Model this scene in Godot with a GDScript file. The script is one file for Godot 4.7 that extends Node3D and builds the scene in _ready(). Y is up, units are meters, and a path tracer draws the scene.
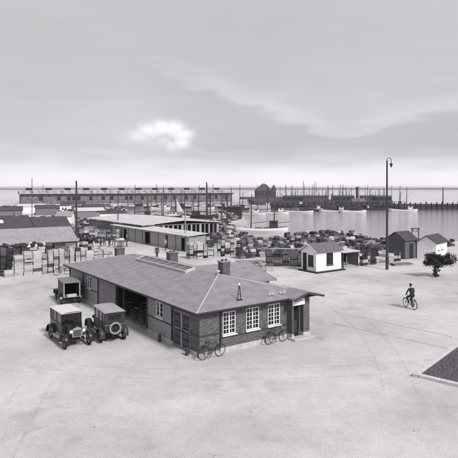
extends Node3D
# A fishing harbour seen from an upper window: auction building with parked cars,
# crate stacks, sheds, a basin with fishing boats and a long warehouse behind.

const TURN := 0.6203            # the quay buildings stand at this angle
const WATER := -1.6

var M := {}
var T := {}
var rng := RandomNumberGenerator.new()
var taken := {}

# ---------------------------------------------------------------- mesh builder
class MB:
	var v := PackedVector3Array()
	var n := PackedVector3Array()
	var uv := PackedVector2Array()
	var col := PackedColorArray()
	var ink := Color.WHITE
	func pt(p: Vector3, nn: Vector3) -> void:
		v.append(p); n.append(nn); col.append(ink)
		var a := nn.abs()
		if a.y > a.x and a.y > a.z: uv.append(Vector2(p.x, p.z))
		elif a.x > a.z: uv.append(Vector2(p.z, -p.y))
		else: uv.append(Vector2(p.x, -p.y))
	func tri(a: Vector3, b: Vector3, c: Vector3, hint: Vector3) -> void:
		var nn := (c - a).cross(b - a)
		if nn.length_squared() < 1e-14: return
		nn = nn.normalized()
		if nn.dot(hint) < 0.0:
			nn = -nn
			pt(a, nn); pt(c, nn); pt(b, nn)
		else:
			pt(a, nn); pt(b, nn); pt(c, nn)
	func quad(a: Vector3, b: Vector3, c: Vector3, d: Vector3, hint: Vector3) -> void:
		tri(a, b, c, hint); tri(a, c, d, hint)
	func smooth_quad(p: Array, q: Array) -> void:
		# p: four points, q: their normals
		var f: Vector3 = (p[2] - p[0]).cross(p[1] - p[0])
		var o := [0, 1, 2, 0, 2, 3]
		if f.dot(q[0] + q[1] + q[2] + q[3]) < 0.0: o = [0, 2, 1, 0, 3, 2]
		for i in o: pt(p[i], q[i])
	func box(c: Vector3, s: Vector3, bs := Basis.IDENTITY, bev := 0.0) -> void:
		var h := s * 0.5
		if bev <= 0.0:
			for ax in 3:
				for sg: float in [-1.0, 1.0]:
					var e := Vector3.ZERO; e[ax] = sg
					var u := Vector3.ZERO; u[(ax + 1) % 3] = 1.0
					var w := Vector3.ZERO; w[(ax + 2) % 3] = 1.0
					var o := e * h
					quad(c + bs * (o - u * h - w * h), c + bs * (o + u * h - w * h), c + bs * (o + u * h + w * h), c + bs * (o - u * h + w * h), bs * e)
			return
		var k := h - Vector3.ONE * bev
		for ax in 3:
			var a1 := (ax + 1) % 3
			var a2 := (ax + 2) % 3
			for sg: float in [-1.0, 1.0]:
				var e := Vector3.ZERO; e[ax] = sg
				var pts := []
				for q in [[-1, -1], [1, -1], [1, 1], [-1, 1]]:
					var p := Vector3.ZERO
					p[ax] = sg * h[ax]; p[a1] = q[0] * k[a1]; p[a2] = q[1] * k[a2]
					pts.append(c + bs * p)
				quad(pts[0], pts[1], pts[2], pts[3], bs * e)
				# edges between face ax and face a1
				for s2: float in [-1.0, 1.0]:
					var e2 := Vector3.ZERO; e2[a1] = s2
					var p0 := Vector3.ZERO; p0[ax] = sg * h[ax]; p0[a1] = s2 * k[a1]; p0[a2] = -k[a2]
					var p1 := p0; p1[a2] = k[a2]
					var p2 := Vector3.ZERO; p2[ax] = sg * k[ax]; p2[a1] = s2 * h[a1]; p2[a2] = k[a2]
					var p3 := p2; p3[a2] = -k[a2]
					quad(c + bs * p0, c + bs * p1, c + bs * p2, c + bs * p3, bs * (e + e2))
		for sx: float in [-1.0, 1.0]:
			for sy: float in [-1.0, 1.0]:
				for sz: float in [-1.0, 1.0]:
					var g := Vector3(sx, sy, sz)
					tri(c + bs * (g * Vector3(h.x, k.y, k.z)), c + bs * (g * Vector3(k.x, h.y, k.z)), c + bs * (g * Vector3(k.x, k.y, h.z)), bs * g)
	func tube(a: Vector3, b: Vector3, ra: float, rb: float, seg := 8, caps := true) -> void:
		var d := b - a
		if d.length() < 1e-6: return
		d = d.normalized()
		var x := d.cross(Vector3.UP if absf(d.y) < 0.9 else Vector3.RIGHT).normalized()
		var y := d.cross(x)
		for i in seg:
			var t0 := TAU * i / seg
			var t1 := TAU * (i + 1) / seg
			var n0 := x * cos(t0) + y * sin(t0)
			var n1 := x * cos(t1) + y * sin(t1)
			smooth_quad([a + n0 * ra, a + n1 * ra, b + n1 * rb, b + n0 * rb], [n0, n1, n1, n0])
			if caps:
				tri(a, a + n0 * ra, a + n1 * ra, -d)
				tri(b, b + n0 * rb, b + n1 * rb, d)
	func path(pts: Array, r: float, seg := 6) -> void:
		for i in pts.size() - 1: tube(pts[i], pts[i + 1], r, r, seg, true)
	func torus(c: Vector3, ax: Vector3, R: float, r: float, seg := 24, ring := 6, squash := 1.0) -> void:
		var x := ax.cross(Vector3.UP if absf(ax.y) < 0.9 else Vector3.RIGHT).normalized()
		var y := ax.cross(x).normalized()
		for i in seg:
			for j in ring:
				var P := []
				var Q := []
				for q in [[0, 0], [1, 0], [1, 1], [0, 1]]:
					var t: float = TAU * (i + q[0]) / seg
					var w: float = TAU * (j + q[1]) / ring
					var o := x * cos(t) + y * sin(t)
					var nn := o * cos(w) + ax * sin(w)
					P.append(c + o * (R + r * cos(w)) + ax * (r * squash * sin(w)))
					Q.append(nn)
				smooth_quad(P, Q)
	func lathe(c: Vector3, prof: Array, seg := 12, bs := Basis.IDENTITY) -> void:
		for i in prof.size() - 1:
			var p: Vector2 = prof[i]
			var q: Vector2 = prof[i + 1]
			var d := q - p
			for k in seg:
				var P := []
				var Q := []
				for e in [[p, k], [p, k + 1], [q, k + 1], [q, k]]:
					var t: float = TAU * e[1] / seg
					var o := Vector3(cos(t), 0, sin(t))
					P.append(c + bs * (o * e[0].x + Vector3.UP * e[0].y))
					Q.append(bs * (o * d.y - Vector3.UP * d.x).normalized())
				smooth_quad(P, Q)
	func extrude(poly: PackedVector2Array, z0: float, z1: float, xf := Transform3D.IDENTITY) -> void:
		var ids := Geometry2D.triangulate_polygon(poly)
		var bs := xf.basis
		for i in range(0, ids.size(), 3):
			for z: float in [z0, z1]:
				var P := []
				for k in 3:
					var p := poly[ids[i + k]]
					P.append(xf * Vector3(p.x, p.y, z))
				tri(P[0], P[1], P[2], bs * Vector3(0, 0, 1.0 if (z > minf(z0, z1)) else -1.0))
		var area := 0.0
		for i in poly.size():
			area += poly[i].cross(poly[(i + 1) % poly.size()])
		for i in poly.size():
			var p := poly[i]
			var q := poly[(i + 1) % poly.size()]
			var o := Vector3(q.y - p.y, p.x - q.x, 0) * signf(area)
			quad(xf * Vector3(p.x, p.y, z0), xf * Vector3(q.x, q.y, z0), xf * Vector3(q.x, q.y, z1), xf * Vector3(p.x, p.y, z1), bs * o)
	func mesh() -> ArrayMesh:
		var a := []
		a.resize(Mesh.ARRAY_MAX)
		a[Mesh.ARRAY_VERTEX] = v; a[Mesh.ARRAY_NORMAL] = n; a[Mesh.ARRAY_TEX_UV] = uv; a[Mesh.ARRAY_COLOR] = col
		var m := ArrayMesh.new()
		m.add_surface_from_arrays(Mesh.PRIMITIVE_TRIANGLES, a)
		return m

# ---------------------------------------------------------------- scene helpers
func numbered(called: String) -> String:
	if not taken.has(called):
		taken[called] = 0
		return called
	taken[called] += 1
	return "%s_%03d" % [called, taken[called]]

func thing(called: String, label: String, category: String, at := Vector3.ZERO, turn := 0.0, group := "") -> Node3D:
	var o := Node3D.new()
	o.name = numbered(called)
	add_child(o)
	o.position = at
	o.rotation.y = turn
	tag(o, label, category, group)
	return o

func tag(o: Node3D, label: String, category: String, group := "") -> void:
	o.set_meta("label", label)
	o.set_meta("category", category)
	if group != "": o.set_meta("group", group)

func put(b: MB, called: String, m: Material, parent: Node3D) -> MeshInstance3D:
	return put_mesh(b.mesh(), called, m, parent)

func put_mesh(me: Mesh, called: String, m: Material, parent: Node3D) -> MeshInstance3D:
	var o := MeshInstance3D.new()
	o.mesh = me
	o.material_override = m
	if parent == self:
		o.name = numbered(called)
		add_child(o)
	else:
		o.name = called
		parent.add_child(o, true)
	return o

func structure(b: MB, called: String, m: Material) -> MeshInstance3D:
	var o := put(b, called, m, self)
	o.set_meta("kind", "structure")
	return o

func part_box(called: String, m: Material, parent: Node3D, c: Vector3, s: Vector3, bev := 0.0, bs := Basis.IDENTITY) -> MeshInstance3D:
	var b := MB.new()
	b.box(c, s, bs, bev)
	return put(b, called, m, parent)

func copy(o: Node3D, base: String, at: Vector3, turn: float, label: String, group := "") -> Node3D:
	var c: Node3D = o.duplicate()
	c.name = numbered(base)
	add_child(c)
	c.position = at
	c.rotation = Vector3(0, turn, 0)
	c.set_meta("label", label)
	if group != "": c.set_meta("group", group)
	return c

# ---------------------------------------------------------------- materials
func lin(x: float) -> Color:
	# a base colour given as a real-world (linear) reflectance; the darker pigments lean to violet
	var k := 1.0 - smoothstep(0.0, 0.5, x)
	return Color(clampf(x * (1.0 + 0.01 * k), 0, 1), clampf(x * (0.986 - 0.05 * k), 0, 1), clampf(x * (1.012 + 0.1 * k), 0, 1)).linear_to_srgb()

func ink(x: float) -> Color:
	return lin(x).srgb_to_linear()

func noise_image(w: int, h: int, sd: int, freq: float, octaves: int, lo: float, hi: float, sx := 1, sy := 1, type := FastNoiseLite.TYPE_SIMPLEX_SMOOTH) -> Image:
	var f := FastNoiseLite.new()
	f.seed = sd
	f.noise_type = type
	f.frequency = freq
	f.fractal_octaves = octaves
	f.fractal_type = FastNoiseLite.FRACTAL_FBM
	var im := f.get_seamless_image(maxi(8, w / sx), maxi(8, h / sy))
	im.convert(Image.FORMAT_L8)
	if sx != 1 or sy != 1: im.resize(w, h, Image.INTERPOLATE_CUBIC)
	var d := im.get_data()
	for i in d.size():
		d[i] = int(clampf(lerpf(lo, hi, d[i] / 255.0), 0.0, 1.0) * 255.0)
	return Image.create_from_data(w, h, false, Image.FORMAT_L8, d)

func multiply(a: Image, b: Image) -> Image:
	var x := a.get_data()
	var y := b.get_data()
	for i in x.size(): x[i] = x[i] * y[i] / 255
	return Image.create_from_data(a.get_width(), a.get_height(), false, Image.FORMAT_L8, x)

func tex(im: Image) -> ImageTexture:
	im.generate_mipmaps()
	return ImageTexture.create_from_image(im)

func sm(x: float, rough: float, t: Texture2D = null, scale := 1.0, world := false, metal := 0.0) -> StandardMaterial3D:
	var m := StandardMaterial3D.new()
	m.albedo_color = lin(x)
	m.roughness = rough
	m.metallic = metal
	m.metallic_specular = 0.35
	if t != null:
		m.albedo_texture = t
		m.uv1_triplanar = true
		m.uv1_world_triplanar = world
		m.uv1_scale = Vector3.ONE * scale
	return m

func make_materials() -> void:
	var mott := noise_image(512, 512, 3, 0.012, 5, 0.84, 1.06)
	var fine := noise_image(512, 512, 4, 0.11, 3, 0.84, 1.06)
	var grain := noise_image(512, 512, 5, 0.05, 4, 0.66, 1.1, 1, 16)
	var grain_v := noise_image(512, 512, 6, 0.05, 4, 0.66, 1.1, 16, 1)
	var blot := noise_image(512, 512, 7, 0.02, 4, 0.68, 1.12)
	T.mott = tex(multiply(mott, fine))
	T.fine = tex(fine)
	T.grain = tex(multiply(grain, fine))
	T.grain_v = tex(multiply(grain_v, fine))
	T.blot = tex(multiply(blot, fine))
	# brick: courses of thin bricks, far too small to tell apart one by one at this distance
	var br := Image.create(512, 512, false, Image.FORMAT_L8)
	var nr := Image.create(512, 512, false, Image.FORMAT_L8)
	br.fill(Color(0.74, 0.74, 0.74))
	nr.fill(Color(0.35, 0.35, 0.35))
	var bw := 64
	var bh := 21
	for r in 24:
		for c in 9:
			var off := 0 if r % 2 == 0 else 32
			var g := rng.randf_range(0.48, 0.7)
			if rng.randf() < 0.08: g *= 0.82
			var rc := Rect2i(c * bw - off + 2, int(r * 512.0 / 24.0) + 2, bw - 5, bh - 4)
			br.fill_rect(rc, Color(g, g, g))
			nr.fill_rect(rc, Color(0.8, 0.8, 0.8))
	T.brick = tex(multiply(br, fine))
	M.brick = StandardMaterial3D.new()
	M.brick.albedo_color = lin(0.31)
	M.brick.albedo_texture = T.brick
	M.brick.roughness = 0.9
	M.brick.uv1_scale = Vector3(0.56, 0.62, 1)
	M.stucco = sm(0.34, 0.95, T.mott, 0.6)
	M.van_side = sm(0.1, 0.7, T.mott, 0.8)
	M.stucco_dark = sm(0.24, 0.95, T.mott, 0.5)
	M.plinth = sm(0.55, 0.95, T.mott, 0.5)
	M.felt = sm(0.29, 0.93, T.mott, 0.16)
	M.felt_dark = sm(0.09, 0.9, T.blot, 0.35)
	M.felt_grey = sm(0.33, 0.92, T.mott, 0.2)
	M.felt_pale = sm(0.62, 0.92, T.mott, 0.14)
	M.lead = sm(0.55, 0.6, T.fine, 1.0)
	M.white = sm(0.78, 0.6, T.fine, 0.8)
	M.white_wall = sm(0.88, 0.85, T.fine, 0.35)
	M.board = sm(0.16, 0.85, T.grain_v, 0.8)
	M.board_mid = sm(0.24, 0.85, T.grain_v, 0.8)
	M.board_pale = sm(0.5, 0.85, T.grain_v, 0.8)
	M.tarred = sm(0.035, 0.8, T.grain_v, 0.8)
	M.tarred_h = sm(0.045, 0.8, T.grain, 0.8)
	M.timber = sm(0.08, 0.8, T.grain_v, 0.8)
	M.dark = sm(0.03, 0.8, T.fine, 1.0)
	M.iron = sm(0.04, 0.5, T.fine, 2.0)
	M.pole = sm(0.07, 0.8, T.grain_v, 0.7)
	M.pole_pale = sm(0.4, 0.8, T.grain_v, 0.7)
	M.mast = sm(0.09, 0.7, T.grain_v, 0.4)
	M.warehouse = sm(0.21, 0.9, T.blot, 0.05)
	M.felt_mid = sm(0.45, 0.92, T.mott, 0.1)
	M.hut_roof = sm(0.16, 0.9, T.mott, 0.4)
	M.quay = sm(0.11, 0.95, T.blot, 0.2)
	M.quay_top = sm(0.4, 0.95, T.blot, 0.3)
	M.crate = []
	for x: float in [0.74, 0.6, 0.45, 0.68]: M.crate.append(sm(x, 0.9, T.grain, 1.1, true))
	M.crate_dark = []
	for x: float in [0.17, 0.09, 0.05]: M.crate_dark.append(sm(x, 0.9, T.grain, 1.1, true))
	M.rubber = sm(0.025, 0.85, T.fine, 3.0)
	M.rubber_dusty = sm(0.09, 0.9, T.fine, 3.0)
	M.paint = sm(0.018, 0.35, T.fine, 1.5)
	M.paint.clearcoat_enabled = true
	M.paint.clearcoat = 0.25
	M.paint.clearcoat_roughness = 0.25
	M.paint_grey = sm(0.045, 0.42, T.fine, 1.5)
	M.cartop = sm(0.62, 0.8, T.fine, 1.2)
	M.cartop_grey = sm(0.34, 0.8, T.fine, 1.2)
	M.leather = sm(0.05, 0.6, T.fine, 2.0)
	M.nickel = sm(0.6, 0.3, null, 1.0, false, 0.9)
	M.spoke = sm(0.28, 0.6, T.fine, 2.0)
	M.net = sm(0.035, 0.95, T.blot, 1.5)
	M.tarp = sm(0.5, 0.8, T.mott, 0.4)
	M.hull_white = sm(0.85, 0.5, T.fine, 0.4)
	M.hull_dark = sm(0.04, 0.5, T.fine, 0.4)
	M.hull_grey = sm(0.2, 0.5, T.fine, 0.4)
	M.deck = sm(0.22, 0.85, T.grain, 0.6)
	M.sail = sm(0.66, 0.85, T.fine, 0.6)
	M.sail_tan = sm(0.13, 0.9, T.fine, 0.6)
	M.sail.backlight_enabled = true
	M.sail.backlight = Color(0.3, 0.3, 0.3)
	M.leaf = sm(0.05, 0.8)
	M.leaf.vertex_color_use_as_albedo = true
	M.leaf.albedo_color = Color.WHITE
	M.bark = sm(0.07, 0.95, T.grain_v, 1.5)
	M.soil = sm(0.13, 1.0, T.blot, 0.7)
	M.kerb = sm(0.62, 0.9, T.mott, 0.7)
	M.island = sm(0.035, 1.0, T.blot, 0.01)
	M.cloth = StandardMaterial3D.new()
	M.cloth.vertex_color_use_as_albedo = true
	M.cloth.roughness = 0.9
	M.glass = StandardMaterial3D.new()
	M.glass.albedo_color = Color(0.05, 0.05, 0.055, 0.55)
	M.glass.transparency = BaseMaterial3D.TRANSPARENCY_ALPHA
	M.glass.roughness = 0.06
	M.glass_far = sm(0.03, 0.12)
	M.skyglass = sm(0.09, 0.12, T.fine, 0.6)
	var ripple := FastNoiseLite.new()
	ripple.seed = 21
	ripple.frequency = 0.035
	ripple.fractal_octaves = 4
	var rim := ripple.get_seamless_image(512, 512)
	rim.bump_map_to_normal_map(6.0)
	rim.generate_mipmaps()
	M.water = StandardMaterial3D.new()
	M.water.albedo_color = lin(0.28)
	M.water.roughness = 0.05
	M.water.metallic_specular = 0.6
	M.water.normal_enabled = true
	M.water.normal_texture = ImageTexture.create_from_image(rim)
	M.water.normal_scale = 0.22
	M.water.uv1_triplanar = true
	M.water.uv1_scale = Vector3(0.05, 0.12, 0.14)
	make_ground_material()

func make_ground_material() -> void:
	# packed gravel: 1024 texels over 64 m, with trodden patches, oil spots and cart tracks
	var g := multiply(noise_image(1024, 1024, 31, 0.006, 5, 0.86, 1.05), noise_image(1024, 1024, 32, 0.05, 4, 0.95, 1.02))
	var k := 1024.0 / 64.0
	var stains := noise_image(1024, 1024, 35, 0.018, 3, 0.0, 1.0)
	var d := g.get_data()
	var sd := stains.get_data()
	for i in d.size():
		var s := smoothstep(0.66, 0.86, sd[i] / 255.0)
		d[i] = int(d[i] * (1.0 - 0.06 * s))
	g = Image.create_from_data(1024, 1024, false, Image.FORMAT_L8, d)
	# tracks of wheels: pairs of thin irregular lines
	for q in 16:
		var p := Vector2(rng.randf() * 64.0, rng.randf() * 64.0)
		var a := rng.randf() * TAU
		var bend := rng.randf_range(-0.03, 0.03)
		var dark := rng.randf_range(0.93, 0.97)
		for step in 420:
			a += bend * 0.06
			p += Vector2(cos(a), sin(a)) * 0.06
			for side: float in [-0.7, 0.7]:
				if rng.randf() < 0.35: continue
				var o := p + Vector2(-sin(a), cos(a)) * side
				for w in 2:
					var x := posmod(int(o.x * k) + w, 1024)
					var y := posmod(int(o.y * k), 1024)
					var c := g.get_pixel(x, y).r * dark
					g.set_pixel(x, y, Color(c, c, c))
	for q in 300:
		# droppings, oil and straw
		var x := rng.randi() % 1024
		var y := rng.randi() % 1024
		var f := rng.randf_range(0.75, 0.94)
		for w in rng.randi_range(1, 7):
			var xx := posmod(x + rng.randi_range(-2, 2), 1024)
			var yy := posmod(y + rng.randi_range(-2, 2), 1024)
			var c := g.get_pixel(xx, yy).r * f
			g.set_pixel(xx, yy, Color(c, c, c))
	M.ground = StandardMaterial3D.new()
	M.ground.albedo_color = lin(0.6)
	M.ground.albedo_texture = tex(g)
	M.ground.roughness = 0.96
	M.ground.uv1_triplanar = true
	M.ground.uv1_scale = Vector3.ONE / 64.0
	var gr := multiply(noise_image(512, 512, 41, 0.16, 3, 0.83, 1.07), noise_image(512, 512, 42, 0.03, 3, 0.96, 1.02))
	M.ground.detail_enabled = true
	M.ground.detail_blend_mode = BaseMaterial3D.BLEND_MODE_MUL
	M.ground.detail_uv_layer = BaseMaterial3D.DETAIL_UV_2
	M.ground.uv2_triplanar = true
	M.ground.uv2_scale = Vector3.ONE / 5.3
	M.ground.detail_albedo = tex(gr)

# ---------------------------------------------------------------- sky
func make_sky() -> Sky:
	var w := 2048
	var h := 1024
	var im := Image.create(w, h, false, Image.FORMAT_RGB8)
	var low := 0.62
	im.fill(Color(low, low * 0.99, low * 1.01))
	var f := FastNoiseLite.new()
	f.seed = 11
	f.frequency = 0.4
	f.fractal_octaves = 5
	var f2 := FastNoiseLite.new()
	f2.seed = 12
	f2.frequency = 0.09
	f2.fractal_octaves = 3
	var data := im.get_data()
	for y in h / 2:
		var el := (0.5 - (y + 0.5) / h) * PI
		var e := rad_to_deg(el)
		var sy := sin(el)
		var cy := cos(el)
		for x in w:
			var az := wrapf((x + 0.5) / w * TAU, -PI, PI)
			var a := rad_to_deg(az)
			var dx := sin(az) * cy
			var dz := -cos(az) * cy
			var inv := 1.0 / (sy + 0.12)
			var c1 := f.get_noise_2d(dx * inv, dz * inv)
			var c2 := f2.get_noise_2d(a * 1.3, e * 7.0)
			# high thin overcast, paler towards the horizon
			var base := lerpf(0.765, 0.735, smoothstep(2.0, 16.0, e))
			base += 0.15 * (1.0 - smoothstep(0.4, 4.8 + 1.2 * c2, e))
			base += 0.028 * c1 + 0.008 * c2
			# a bank of grey cloud with a sloping upper edge, right of the middle
			if a > -12.0 and a < 48.0:
				var edge := 9.6 - 0.36 * a if a < 12.6 else 5.1 + 0.26 * (a - 12.6)
				edge += c2 * 1.1
				var bank := smoothstep(edge + 0.5, edge - 0.5, e) * smoothstep(1.4, 3.4 + c2, e)
				bank *= smoothstep(-12.0, 0.0, a) * (1.0 - smoothstep(36.0, 48.0, a))
				base -= 0.035 * bank
				base += 0.03 * smoothstep(edge - 0.4, edge + 0.4, e) * smoothstep(edge + 2.6, edge + 0.5, e) * smoothstep(-12.0, 0.0, a) * (1.0 - smoothstep(36.0, 48.0, a))
			# one small white cumulus over the warehouse
			if a > -13.0 and a < -1.0 and e > 2.0 and e < 10.0:
				var q := 0.0
				for bl in [[-11.0, 5.2, 1.5, 0.35], [-9.8, 5.6, 1.6, 0.6], [-8.6, 6.2, 1.6, 0.8], [-7.3, 6.5, 1.5, 0.95], [-6.1, 6.4, 1.5, 1.0], [-5.1, 5.8, 1.3, 1.0], [-5.2, 4.9, 1.1, 0.9], [-6.2, 4.6, 1.2, 0.6], [-7.3, 5.2, 1.4, 0.5], [-8.8, 5.0, 1.5, 0.4]]:
					var ex: float = (a - bl[0]) / bl[2]
					var ey: float = (e - bl[1]) / (bl[2] * 0.62)
					q = maxf(q, bl[3] * exp(-(ex * ex + ey * ey)))
				q += 0.1 * f.get_noise_2d(a * 2.2 + 40.0, e * 3.6) + 0.06 * f.get_noise_2d(a * 5.5, e * 7.0)
				base += 0.19 * smoothstep(0.04, 1.0, q)
			var i := (y * w + x) * 3
			var s := clampf(base, 0.0, 1.0)
			data[i] = int(clampf(s * 1.0, 0, 1) * 255.0)
			data[i + 1] = int(clampf(s * 0.985, 0, 1) * 255.0)
			data[i + 2] = int(clampf(s * 1.009, 0, 1) * 255.0)
	im = Image.create_from_data(w, h, false, Image.FORMAT_RGB8, data)
	var pm := PanoramaSkyMaterial.new()
	pm.panorama = ImageTexture.create_from_image(im)
	var sky := Sky.new()
	sky.sky_material = pm
	return sky

# ---------------------------------------------------------------- building kit
func wall_run(b: MB, o: Vector3, dir: Vector3, length: float, high: float, thick: float, inward: Vector3, openings := [], low := 0.0) -> void:
	var bs := Basis(dir, Vector3.UP, dir.cross(Vector3.UP))
	var add := func(a0: float, a1: float, h0: float, h1: float) -> void:
		if a1 - a0 > 0.002 and h1 - h0 > 0.002:
			b.box(o + dir * (a0 + a1) * 0.5 + Vector3.UP * (h0 + h1) * 0.5 + inward * thick * 0.5, Vector3(a1 - a0, h1 - h0, thick), bs)
	var x := 0.0
	for q in openings:
		add.call(x, q[0], low, high)
		add.call(q[0], q[1], low, q[2])
		add.call(q[0], q[1], q[3], high)
		x = q[1]
	add.call(x, length, low, high)

func window_at(parent: Node3D, o: Vector3, dir: Vector3, outward: Vector3, a0: float, a1: float, h0: float, h1: float, sashes: int, cols: int, rows: int, m: Material, bar := 0.05, called := "window", sill := true) -> Node3D:
	# frame, muntins and panes set in an opening; the frame itself is the part, panes and sill hang under it
	var bs := Basis(dir, Vector3.UP, dir.cross(Vector3.UP))
	var b := MB.new()
	var at := func(a: float, h: float, back: float) -> Vector3: return o + dir * a + Vector3.UP * h - outward * back
	var dp := 0.07
	var back := 0.06
	b.box(at.call(a0 + bar * 0.5, (h0 + h1) * 0.5, back), Vector3(bar, h1 - h0, dp), bs)
	b.box(at.call(a1 - bar * 0.5, (h0 + h1) * 0.5, back), Vector3(bar, h1 - h0, dp), bs)
	b.box(at.call((a0 + a1) * 0.5, h0 + bar * 0.5, back), Vector3(a1 - a0 - 2 * bar, bar, dp), bs)
	b.box(at.call((a0 + a1) * 0.5, h1 - bar * 0.5, back), Vector3(a1 - a0 - 2 * bar, bar, dp), bs)
	var root := put(b, called, m, parent)
	var sw := (a1 - a0 - 2 * bar) / sashes
	var g := MB.new()
	for i in range(1, sashes):
		g.box(at.call(a0 + bar + sw * i, (h0 + h1) * 0.5, back - 0.004), Vector3(bar * 1.3, h1 - h0 - 2 * bar - 0.004, dp), bs)
	for i in sashes:
		for c in range(1, cols):
			g.box(at.call(a0 + bar + sw * (i + float(c) / cols), (h0 + h1) * 0.5, back), Vector3(0.028, h1 - h0 - 2 * bar - 0.004, 0.03), bs)
		for r in range(1, rows):
			g.box(at.call(a0 + bar + sw * (i + 0.5), lerpf(h0 + bar, h1 - bar, float(r) / rows), back + 0.002), Vector3(sw - 0.01, 0.028, 0.026), bs)
	if g.v.size() > 0: put(g, "muntins", m, root)
	for i in sashes:
		var p := MB.new()
		p.box(at.call(a0 + bar + sw * (i + 0.5), (h0 + h1) * 0.5, back + 0.004), Vector3(sw - 0.012, h1 - h0 - 2 * bar - 0.01, 0.006), bs)
		put(p, "pane", M.glass, root)
	if sill:
		var s := MB.new()
		s.box(at.call((a0 + a1) * 0.5, h0 - 0.035, -0.03), Vector3(a1 - a0 + 0.1, 0.06, 0.14), bs, 0.008)
		put(s, "sill", m, root)
	return root

func gable_roof(b: MB, x0: float, x1: float, z0: float, z1: float, eave: float, peak: float, along_x: bool, thick := 0.09) -> void:
	# two slabs leaning on each other; z0 is nearer (larger), z1 farther
	if along_x:
		var zm := (z0 + z1) * 0.5
		var poly := PackedVector2Array([Vector2(z0, eave), Vector2(zm, peak), Vector2(z1, eave), Vector2(z1, eave + thick), Vector2(zm, peak + thick), Vector2(z0, eave + thick)])
		b.extrude(poly, x0, x1, Transform3D(Basis(Vector3(0, 0, 1), Vector3(0, 1, 0), Vector3(1, 0, 0)), Vector3.ZERO))
	else:
		var xm := (x0 + x1) * 0.5
		var poly := PackedVector2Array([Vector2(x0, eave), Vector2(xm, peak), Vector2(x1, eave), Vector2(x1, eave + thick), Vector2(xm, peak + thick), Vector2(x0, eave + thick)])
		b.extrude(poly, z1, z0)

func shed(called: String, label: String, category: String, at: Vector3, turn: float, w: float, d: float, eave: float, peak: float, along_x: bool, wm: Material, rm: Material, front := [], left := [], over := 0.2, group := "") -> Node3D:
	# at: the corner of the footprint nearest the onlooker on the left; x runs along the front, -z away.
	var t := thing(called, label, category, at, turn, group)
	var b := MB.new()
	var th := 0.12
	wall_run(b, Vector3(0, 0, 0), Vector3.RIGHT, w, eave, th, Vector3(0, 0, -1), front)
	wall_run(b, Vector3(0, 0, -d), Vector3.RIGHT, w, eave, th, Vector3(0, 0, 1))
	wall_run(b, Vector3(0, 0, -th), Vector3(0, 0, -1), d - 2 * th, eave, th, Vector3.RIGHT, left)
	wall_run(b, Vector3(w, 0, -th), Vector3(0, 0, -1), d - 2 * th, eave, th, Vector3.LEFT)
	if along_x:
		for x: float in [0.0, w - th]:
			b.extrude(PackedVector2Array([Vector2(0, eave), Vector2(-d, eave), Vector2(-d * 0.5, peak)]), x, x + th, Transform3D(Basis(Vector3(0, 0, 1), Vector3(0, 1, 0), Vector3(1, 0, 0)), Vector3.ZERO))
	else:
		for z: float in [-th, -d]:
			b.extrude(PackedVector2Array([Vector2(0, eave), Vector2(w, eave), Vector2(w * 0.5, peak)]), z, z + th)
	put(b, "wall", wm, t)
	var slope := (peak - eave) / ((d if along_x else w) * 0.5)
	var r := MB.new()
	gable_roof(r, -over, w + over, over, -d - over, eave - slope * over + 0.004, peak + 0.004, along_x)
	put(r, "roof", rm, t)
	return t

func dark_opening(t: Node3D, called: String, c: Vector3, s: Vector3, m: Material) -> void:
	part_box(called, m, t, c, s)

# ---------------------------------------------------------------- crates
func crate_mesh(l: float, h: float, w: float, variant := 0) -> ArrayMesh:
	var b := MB.new()
	var t := 0.018
	var gap := 0.022
	var bh := (h - 0.012 - 2 * gap) / 3.0
	for k in 3:
		var y := bh * (0.5 + k) + gap * k
		for s: float in [-1.0, 1.0]:
			if variant == 1 and k == 2 and s > 0: continue
			if variant == 2 and k == 1 and s < 0: continue
			b.box(Vector3(0.012 * sin(k * 5.0 + s + variant), y, s * (w * 0.5 - t * 0.5)), Vector3(l, bh - 0.006 * ((k + variant) % 2), t))
			b.box(Vector3(s * (l * 0.5 - t * 0.5 - 0.012), y, 0), Vector3(t, bh, w - 2 * t - 0.002))
	b.box(Vector3(0, 0.03, 0), Vector3(l - 0.08, 0.02, w - 0.05))
	for sx: float in [-1.0, 1.0]:
		for sz: float in [-1.0, 1.0]:
			b.box(Vector3(sx * (l * 0.5 - 0.07), h * 0.5 - 0.002, sz * (w * 0.5 - t - 0.014)), Vector3(0.05, h - 0.012, 0.026))
		b.box(Vector3(sx * (l * 0.5 + 0.006), h * 0.55, 0), Vector3(0.012, 0.035, w * 0.45))
	return b.mesh()

var crate_meshes := []
var crate_count := 0

func crate(at: Vector3, turn: float, m: Material, label: String, group: String, kind := 0) -> void:
	var o := put_mesh(crate_meshes[[0, 0, 1, 2][rng.randi() % 4]], "fish_crate", m, self)
	o.position = at
	o.rotation.y = turn
	tag(o, label, "crate", group)
	crate_count += 1

const ORDINAL := ["first", "second", "third", "fourth", "fifth", "sixth", "seventh", "eighth", "ninth", "tenth", "eleventh", "twelfth", "thirteenth", "fourteenth", "fifteenth", "sixteenth", "seventeenth", "eighteenth"]
const CRATE := Vector3(0.86, 0.36, 0.5)

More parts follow.
